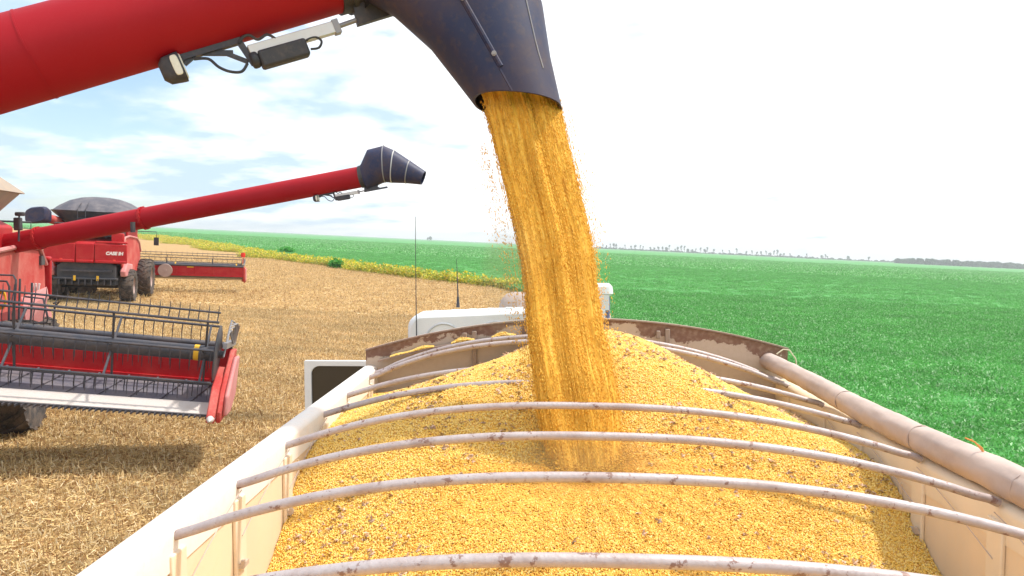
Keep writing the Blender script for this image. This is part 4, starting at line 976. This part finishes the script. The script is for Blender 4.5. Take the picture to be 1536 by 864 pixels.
def make_combine(root, cover='dark', header_M=None, header_w=10.7, detail=True, logo=True, dual=2.38, rear_x=1.72, bulge=1.0):
    P = lambda mb, name, mat, **k: mb.build(name, mat, root, **k)
    # body: y 0 at the front axle, rear at -5.2
    b = MB(); b.prism([(.5, 1.25), (.5, 2.6), (-.3, 3.0), (-4.0, 3.0), (-4.9, 2.75), (-5.15, 2.2), (-5.05, 1.85), (-3.5, 1.7), (-3.0, 1.1), (0, 1.0)], 'x', -1.28, 1.28); body = P(b, 'body', M['red'], bevel=.05)
    # rear hood panels
    b = MB()
    for x0, x1, zz in ((-1.62, -.42, 2.74), (-.40, .32, 2.62), (.34, 1.62, 2.78)):
        b.box(((x0 + x1) / 2, -5.19, 2.28), (x1 - x0, .10, .84)); b.box(((x0 + x1) / 2, -5.22, 1.92), (x1 - x0 - .05, .12, .12)); b.box(((x0 + x1) / 2, -5.1, zz), (x1 - x0, .26, .09))
    P(b, 'rear_hood', M['red'], bevel=.03)
    if logo:
        t = text_mesh('CASE IH', .19, M['logo'], None, (0, 0, 0), (0, 0, 0), .15); t.parent = root; t.location = (1.12, -5.245, 2.24); t.rotation_euler = (R(90), 0, 0)
    for x in (-.95, 1.12):
        b = MB(); b.box((x, -5.25, 2.0), (.10, .03, .06)); P(b, 'tail_lamp', M['red_lens'])
    # side shields, bulging and curved at the front like a flattened fan
    for s in (-1, 1):
        prof = [(.35, 1.55), (.15, 2.25), (-.35, 2.72), (-1.1, 2.95), (-3.2, 3.05), (-4.4, 2.98), (-4.9, 2.6), (-5.0, 1.95), (-4.55, 1.55), (-3.3, 1.50), (-2.7, 1.25), (-.6, 1.30)]
        b = MB(); b.prism(prof, 'x', s * 1.283, s * 1.56 * bulge); P(b, 'side_shield', M['red_dusty'], bevel=.06)
        b = MB(); e = [(s * 1.575 * bulge, y, z + .02) for y, z in prof[1:7]]; b.tube(e, .05, 8); P(b, 'shield_moulding', M['pink_sunlit'])
        b = MB(); b.prism([(-3.0, 1.2), (-2.9, 1.75), (-4.3, 1.85), (-4.9, 1.5), (-4.8, 1.25)], 'x', s * 1.29, s * 1.72 * bulge); P(b, 'rear_skirt', M['pink_sunlit'], bevel=.05)
        b = MB(); b.box((s * 1.58 * bulge, -4.55, 2.72), (.06, .28, .20)); P(b, 'air_vent', M['black'])
    # engine deck
    b = MB(); b.box((0, -3.9, 3.14), (2.5, 1.7, .26)); b.box((.2, -4.5, 3.25), (1.5, .5, .3)); P(b, 'engine_deck', M['black'], bevel=.03)
    b = MB(); b.tube([(-1.3, -4.8, 2.95), (-1.3, -4.8, 3.55), (1.3, -4.8, 3.55), (1.3, -4.8, 2.95)], .022, 8)
    for x in (-.6, 0.1, .7): b.cyl((x, -4.8, 2.95), (x, -4.8, 3.55), .018, 8)
    P(b, 'guard_rail', M['dark_metal'])
    b = MB(); b.cyl((.75, -4.1, 3.2), (.75, -4.1, 3.75), .07, 12); P(b, 'exhaust', M['dark_metal'])
    b = MB(); b.box((-1.15, -4.9, 3.0), (.5, .3, .35)); b.box((1.2, -4.9, 3.0), (.5, .25, .4)); P(b, 'corner_box', M['red'], bevel=.04)
    # grain tank
    b = MB(); b.prism([(-1.35, 2.95), (-1.35, 3.45), (-1.05, 3.6), (1.05, 3.6), (1.35, 3.45), (1.35, 2.95)], 'y', -3.4, -.6); P(b, 'grain_tank', M['red'], bevel=.04)
    tm = M['cover'] if cover == 'dark' else M['beige']
    b = MB(); c = -2.1
    tw = 1.0 if cover == 'dark' else .84; b.loft([((0, c, 3.52 if tw == 1 else 3.3), (1.25 * tw * tw, 0, 0), (0, 1.3 * tw, 0)), ((0, c, 4.10), (1.88 * tw, 0, 0), (0, 1.75 * tw, 0)), ((0, c, 4.14), (1.90 * tw, 0, 0), (0, 1.77 * tw, 0))], 48, e=5.0); P(b, 'tank_extension', M['dark_metal'] if cover == 'dark' else M['beige'], angle=40)
    b = MB(); b.loft([((0, c, 4.13), (1.92, 0, 0), (0, 1.79, 0)), ((0, c, 4.36), (1.66, 0, 0), (0, 1.55, 0)), ((0, c, 4.62), (1.25, 0, 0), (0, 1.15, 0)), ((0, c, 4.78), (.80, 0, 0), (0, .7, 0)), ((0, c, 4.84), (.35, 0, 0), (0, .3, 0))], 48, (False, True), e=3.2) if cover == 'dark' else b.loft([((0, c, 4.13), (1.63, 0, 0), (0, 1.53, 0)), ((0, c, 4.16), (1.61, 0, 0), (0, 1.51, 0)), ((0, c, 5.15), (.35, 0, 0), (0, .3, 0))], 48, (False, True), e=7); cv = P(b, 'tank_cover', tm, angle=60)
    b = MB()
    for x in (-.62, -.30): b.tube([(x, c - 1.80, 3.3), (x, c - 1.84, 4.2), (x * .92, c - 1.35, 4.50)], .02, 6)
    for z in (3.5, 3.8, 4.1): b.cyl((-.62, c - 1.83, z), (-.30, c - 1.83, z), .014, 6)
    P(b, 'tank_ladder', M['dark_metal'])
    # cab
    b = MB(); b.prism([(.1, 1.6), (.1, 3.35), (1.35, 3.35), (1.75, 2.4), (1.6, 1.5)], 'x', -.95, .95); cab = P(b, 'cab', M['glass'], bevel=.06)
    b = MB(); b.box((0, .75, 3.45), (2.2, 1.7, .18)); P(b, 'cab_roof', M['red'], bevel=.06)
    # feeder house
    b = MB(); b.prism([(.4, 1.0), (.4, 1.7), (1.6, 1.45), (2.1, 1.0), (2.1, .5), (1.5, .5)], 'x', -.75, .75); P(b, 'feeder_house', M['red'], bevel=.03)
    # straw chopper and underside
    b = MB(); b.prism([(-1.15, .85), (-1.15, 1.7), (-.75, 2.02), (.75, 2.02), (1.15, 1.7), (1.15, .85)], 'y', -5.05, -3.3); b.box((0, -5.1, 1.15), (2.5, .30, .10)); b.box((0, -4.9, .95), (2.3, .4, .18)); P(b, 'straw_chopper', M['black'], bevel=.03)
    b = MB()
    for x in np.arange(-1.0, 1.01, .25): b.box((x, -5.2, 1.02), (.02, .36, .26))
    b.box((0, -5.17, 1.50), (2.0, .06, .08)); P(b, 'chopper_vanes', M['dark_metal'])
    for x in (-.42, .48):
        b = MB(); b.box((x, -5.29, 1.18), (.09, .03, .22)); P(b, 'reflector', M['yellow'])
    b = MB(); b.cyl((-1.5, -3.7, .78), (1.5, -3.7, .78), .13, 12); b.box((0, -3.7, .95), (1.0, .3, .3)); P(b, 'rear_axle', M['dark_metal'])
    b = MB(); b.box((0, 0, .95), (3.0, .45, .45)); b.box((0, -1.6, 1.0), (1.9, 3.0, .3)); P(b, 'front_axle', M['dark_metal'])
    # wheels
    for s in (-1, 1):
        make_tyre(root, (s * rear_x, -3.7, .77), (s, 0, 0), .77, .60, M['rubber'], 'rear_wheel', 18, .055, .5)
        make_tyre(root, (s * (dual - .72), 0, .95), (s, 0, 0), .95, .62, M['rubber_dusty'], 'front_wheel', 20, .06, .5, tread=True)
        make_tyre(root, (s * dual, 0, .95), (s, 0, 0), .95, .62, M['rubber'], 'front_wheel', 20, .06, .5)
    # ladder rails, mirrors
    b = MB(); b.tube([(-1.9, .9, 1.4), (-1.9, .9, 2.3), (-1.9, .2, 2.3), (-1.9, .2, 1.4)], .022, 8); b.tube([(-1.9, .9, 1.8), (-1.9, .2, 1.8)], .018, 8); P(b, 'handrail', M['dark_metal'])
    for s in (-1, 1):
        b = MB(); b.tube([(s * 1.0, .9, 3.3), (s * 2.0, 1.0, 3.3), (s * 2.0, 1.0, 2.95)], .02, 8); b.box((s * 2.0, 1.0, 2.8), (.24, .06, .42)); P(b, 'mirror', M['black'], bevel=.015)
    if header_M is not None: make_header(root, header_M, header_w, detail=detail, tine_gap=.135 if detail else .27)

# far combine, seen from behind
c2 = empty('combine_harvester', (-21.5, 36.8, gz(-21.5)), yaw=R(20))
tag(c2, 'red combine harvester seen from behind with a domed grey tank cover', 'combine')
HM2 = Matrix.Translation((.50, 4.25, .70))
make_combine(c2, 'dark', HM2, 11.6, detail=False, dual=1.68, rear_x=1.45, bulge=.88)
b = MB(); b.tube([(-1.3, -1.6, 3.3), (-1.55, -2.8, 3.6), (-1.72, -4.7, 3.75)], .20, 20); au2 = b.build('folded_auger', M['red_dusty'], c2)
b = MB(); b.loft([((-1.72, -4.55, 3.74), (.22, 0, 0), (0, 0, .22)), ((-1.78, -4.8, 3.82), (.36, 0, .0), (0, 0, .32)), ((-1.86, -5.1, 3.84), (.40, 0, .05), (0, 0, .36)), ((-1.95, -5.25, 3.84), (.36, 0, .08), (0, 0, .30))], 24, (True, True), e=4); o = b.build('spout', M['spout'], None); o.parent = au2
b = MB(); b.M = HM2; b.cyl((1.75, -1.62, .50), (1.75, -1.42, .50), .36, 30); b.cyl((1.75, -1.66, .50), (1.75, -1.62, .50), .08, 12); b.build('gauge_wheel', M['rim'], c2)
b = MB(); b.M = HM2; b.cyl((5.75, -1.2, 1.0), (5.75, -1.2, 1.35), .02, 6); b.loft([((5.75, -1.2, 1.36), (.10, 0, 0), (0, .06, 0)), ((5.75, -1.2, 1.50), (.13, 0, 0), (0, .06, 0)), ((5.75, -1.2, 1.62), (.10, 0, 0), (0, .06, 0))], 16, (True, True)); b.build('marker_lamp', M['red_lens'], c2)
b = MB(); b.M = HM2
for x in (.6, 3.0, -2): b.box((x, -1.335, .72), (.34, .02, .06))
b.build('warning_strip', M['yellow'], c2)

# near combine, facing the camera, mostly outside the frame
c1 = empty('combine_harvester', (-11.0, 11.35, gz(-11.0)), yaw=R(200))
tag(c1, 'dusty red combine harvester facing us with raised header and long auger', 'combine')
# header line from two measured points on the knife
hr = at(325, 622, 10.6); hl = at(0, 600, 9.8); hx = (hl - hr).normalized()
HW = 10.7; hc = hr + hx * (HW / 2)
upv = Matrix.Rotation(TILT, 3, 'Y') @ Vector((0, 0, 1)); fy = upv.cross(hx).normalized(); 
if fy.y > 0: fy = -fy
upv = hx.cross(fy).normalized()
if upv.z < 0: upv = -upv
HMw = Matrix(((hx.x, fy.x, upv.x, hc.x), (hx.y, fy.y, upv.y, hc.y), (hx.z, fy.z, upv.z, hc.z), (0, 0, 0, 1)))
make_combine(c1, 'beige', c1.matrix_world.inverted() @ HMw, HW, logo=False)
s0 = at(-130, 393, 14.6); s1 = at(543, 265, 14.4)
hood2 = [sec_px(547, 266, 14.4, 19, 105, .24), sec_px(562, 250, 14.4, 27, 112, .26), sec_px(577, 246, 14.4, 27, 92, .27), sec_px(590, 250, 14.4, 24, 84, .25), sec_px(612, 258, 14.4, 17, 78, .22), sec_px(635, 267, 14.4, 10.5, 70, .17)]
tube2, spout2, sub2 = auger_parts(c1, s0, s1, .205, (0, -1, 0), hood2, scale=1.05, flanges=(4.45, 6.65), tubename='auger_tube')
b = MB(); p = at(199, 333, 14.2); b.cyl(p, p + Vector((0, 0, -.2)), .045, 10); b.build('sensor', M['black'], c1, world=True)
for k_ in (2, 3, 4):
    c_, u_, v_ = hood2[k_]; pts_ = []
    for q in range(20):
        a = math.pi + math.pi * q / 19 if True else 0
        a_, b_ = math.cos(a), math.sin(a); pts_.append(c_ + u_ * 1.01 * abs(a_) ** (2 / 2.3) * (1 if a_ >= 0 else -1) + v_ * 1.01 * abs(b_) ** (2 / 2.3) * (1 if b_ >= 0 else -1))
    b = MB(); b.tube(pts_, .011, 6); sub2(b, 'seam_band', M['grey_metal'] if k_ != 3 else M['alu'], spout2)
# elbow where the auger leaves the tank, a beacon and a box on its mast
b = MB(); e0 = s0; b.tube([at(-60, 470, 14.4), at(-70, 420, 14.5), at(-60, 385, 14.6), at(0, 368, 14.6)], [.30, .30, .27, .235], 28); b.build('auger_elbow', M['red'], c1, world=True)
b = MB(); b.tube([at(28, 362, 14.2), at(29, 318, 14.2)], .018, 8); b.build('mast', M['dark_metal'], c1, world=True)
b = MB(); b.box(at(27, 336, 14.15), (.13, .1, .25)); b.loft([(at(30, 324, 14.1), (.10, 0, 0), (0, .05, 0)), (at(30, 318, 14.1), (.10, 0, 0), (0, .05, 0))], 16, (True, True)); b.build('work_lamp', M['black'], c1, world=True, bevel=.02)
# ladder hoops, coiled yellow hose and toolbox in front of the body
b = MB()
for pts in ([(-10, 412), (20, 413), (24, 420), (21, 470), (20, 492)], [(-10, 421), (10, 422), (14, 430), (13, 490)], [(38, 445), (65, 448), (72, 478), (70, 484), (32, 485)], [(48, 424), (47, 470), (44, 500)], [(30, 418), (29, 450), (28, 495)], [(80, 455), (90, 452), (82, 460), (80, 500)]):
    b.tube([at(x, y, 12.2) for x, y in pts], .017, 6)
b.build('access_rails', M['dark_metal'], c1, world=True)
b = MB()
for k in range(5): b.tube([at(2 + 6.5 * math.cos(a), 447 + 12 * math.sin(a) + k * 1.2, 12.5 + .02 * k) for a in np.linspace(0, 6.28, 16, endpoint=False)], .012, 6, closed=True)
b.build('coiled_hose', M['yellow'], c1, world=True)
b = MB(); b.box(at(0, 490, 12.3), (.42, .3, .13)); b.build('toolbox', M['blue'], c1, world=True, bevel=.01)
b = MB(); b.sheet([at(32, 446, 13.2), at(70, 430, 13.6), at(72, 444, 13.2), at(36, 462, 12.9)], .05); b.sheet([at(36, 462, 12.9), at(72, 444, 13.2), at(66, 480, 13.2), at(40, 490, 12.9)], .05); b.sheet([at(0, 470, 13.0), at(34, 462, 12.95), at(38, 500, 12.95), at(0, 500, 13.0)], .05); b.build('mudguard', M['pink_sunlit'], c1, world=True)
b = MB()
for k in range(3): b.bar(at(47 + 5 * k, 436, 13.55), at(49 + 5 * k, 425, 13.55), .02, .035)
b.build('decal', M['logo'], c1, world=True)

# ------------------------------------------------------------------ truck cab ahead of the trailer
truck = empty('truck', (-0.28, 9.3, gz(-.28)), tilt=False)
tag(truck, 'white truck cab ahead of the trailer with its door open', 'truck')
def K(mb, name, mat, **k): return mb.build(name, mat, truck, world=True, **k)
cx, cy0, cy1, ctop = -.27, 8.2, 8.62, HC - .735
def rrect(x0, x1, z0, z1, r, n=6):
    P = []
    for cx_, cz_, a0 in ((x0 + r, z1 - r, 90), (x0 + r, z0 + r, 180), (x1 - r, z0 + r, 270), (x1 - r, z1 - r, 0)):
        for i in range(n + 1): a = R(a0 + 90 * i / n); P.append((cx_ + r * math.cos(a), cz_ + r * math.sin(a)))
    return P
LEAN = .045
b = MB(); b.prism([(x, z + LEAN * (x - cx)) for x, z in rrect(cx - 1.14, cx + 1.14, 1.2, ctop, .16, 8)], 'y', cy0, cy1)
b.prism([(x, z) for x, z in rrect(cx - 1.12, cx + 1.12, 1.2, ctop - .16, .14, 8)], 'y', cy1 - .02, 9.9)
K(b, 'cab', M['white'], angle=35, bevel=.05)
b = MB()
for x in (-1.0, -.42, .16): b.tube([(x + .21 * math.cos(a), cy0 - .002, ctop - .34 + .22 * math.sin(a) + LEAN * (x - cx)) for a in np.linspace(-.2, math.pi + .2, 18)], .011, 8)
K(b, 'pressed_panel', M['cab_grey'])
b = MB()
for x in np.linspace(-1.1, .55, 9): b.box((x, cy0 + .18, ctop + .008 + LEAN * (x - cx)), (.08, .05, .02))
K(b, 'roof_rivets', M['white'], bevel=.005)
b = MB(); b.tube([at(625, 512, 8.15), at(624, 440, 8.15), at(623, 325, 8.15)], [.008, .005, .003], 6); K(b, 'antenna', M['dark_metal'])
b = MB(); b.tube([at(687, 461, 8.6), at(687, 445, 8.6)], [.022, .012], 8); b.tube([at(687, 446, 8.6), at(686, 420, 8.6), at(685, 388, 8.6)], [.010, .006, .003], 6); K(b, 'antenna', M['black'])
b = MB(); q = at(775, 455, 8.9); b.loft([(q + Vector((0, 0, -.10)), (.22, 0, 0), (0, .2, 0)), (q + Vector((0, 0, .03)), (.20, 0, 0), (0, .18, 0)), (q + Vector((0.02, 0, .11)), (.15, 0, 0), (0, .13, 0)), (q + Vector((0.03, 0, .135)), (.08, 0, 0), (0, .07, 0))], 28, (True, True), e=2.6); K(b, 'roof_vent', M['tarp'])
# air intake behind the cab's right corner
q = at(901, 450, 8.0)
b = MB(); b.loft([(q + Vector((0, 0, .055)), (.115, 0, 0), (0, .12, 0)), (q + Vector((0, 0, .075)), (.13, 0, 0), (0, .135, 0)), (q + Vector((0, 0, .15)), (.12, 0, 0), (0, .125, 0)), (q + Vector((0, 0, .18)), (.09, 0, 0), (0, .09, 0))], 28, (True, True), e=4); 
b.box(q + Vector((.02, -.10, -.02)), (.12, .05, .16)); K(b, 'air_intake_cap', M['white'])
b = MB(); b.box(q + Vector((.0, .0, -.40)), (.19, .18, .9)); K(b, 'air_intake', M['navy'], bevel=.02)
b = MB(); b.box(q + Vector((-.03, -.112, -.16)), (.14, .04, .12)); b.cyl(q + Vector((-.05, -.12, -.25)), q + Vector((-.05, -.12, .02)), .012, 8); K(b, 'intake_clamp', M['white'], bevel=.01)
# open door
yd = 8.8; dl = at(456, 541, yd); dr_x = -1.42; dz1 = dl.z; dz0 = 1.25
b = MB()
w = dr_x - dl.x
def rrect(x0, x1, z0, z1, r, n=6):
    P = []
    for cx_, cz_, a0 in ((x0 + r, z1 - r, 90), (x0 + r, z0 + r, 180), (x1 - r, z0 + r, 270), (x1 - r, z1 - r, 0)):
        for i in range(n + 1): a = R(a0 + 90 * i / n); P.append((cx_ + r * math.cos(a), cz_ + r * math.sin(a)))
    return P
outer = rrect(dl.x, dr_x, dz0, dz1, .015); inner = rrect(dl.x + .085, dr_x - .12, dz1 - .85, dz1 - .065, .10)
n = len(outer); vs = [(x, yd, z) for x, z in outer] + [(x, yd, z) for x, z in inner] + [(x, yd + .06, z) for x, z in outer] + [(x, yd + .06, z) for x, z in inner]
fs = []
for i in range(n):
    j = (i + 1) % n; fs += [(i, j, n + j, n + i), (2 * n + i, 3 * n + i, 3 * n + j, 2 * n + j), (i, 2 * n + i, 2 * n + j, j), (n + i, n + j, 3 * n + j, 3 * n + i)]
b.add(vs, fs); door = K(b, 'door', M['white'], bevel=.006)
b = MB(); b.prism(rrect(dl.x + .08, dr_x - .115, dz1 - .855, dz1 - .06, .1), 'y', yd + .025, yd + .035); o = b.build('window', M['glass'], None); o.data.transform(truck.matrix_world.inverted()); o.parent = door
b = MB(); b.box((cx, 9.0, .95), (1.0, 3.2, .28)); K(b, 'chassis', M['dark_metal'])
for x in (cx - .95, cx + .95):
    for y in (7.4, 9.5): make_tyre(truck, truck.matrix_world.inverted() @ Vector((x, y, gz(x) + .52)), (1, 0, 0), .52, .3, M['rubber'], tread=False)
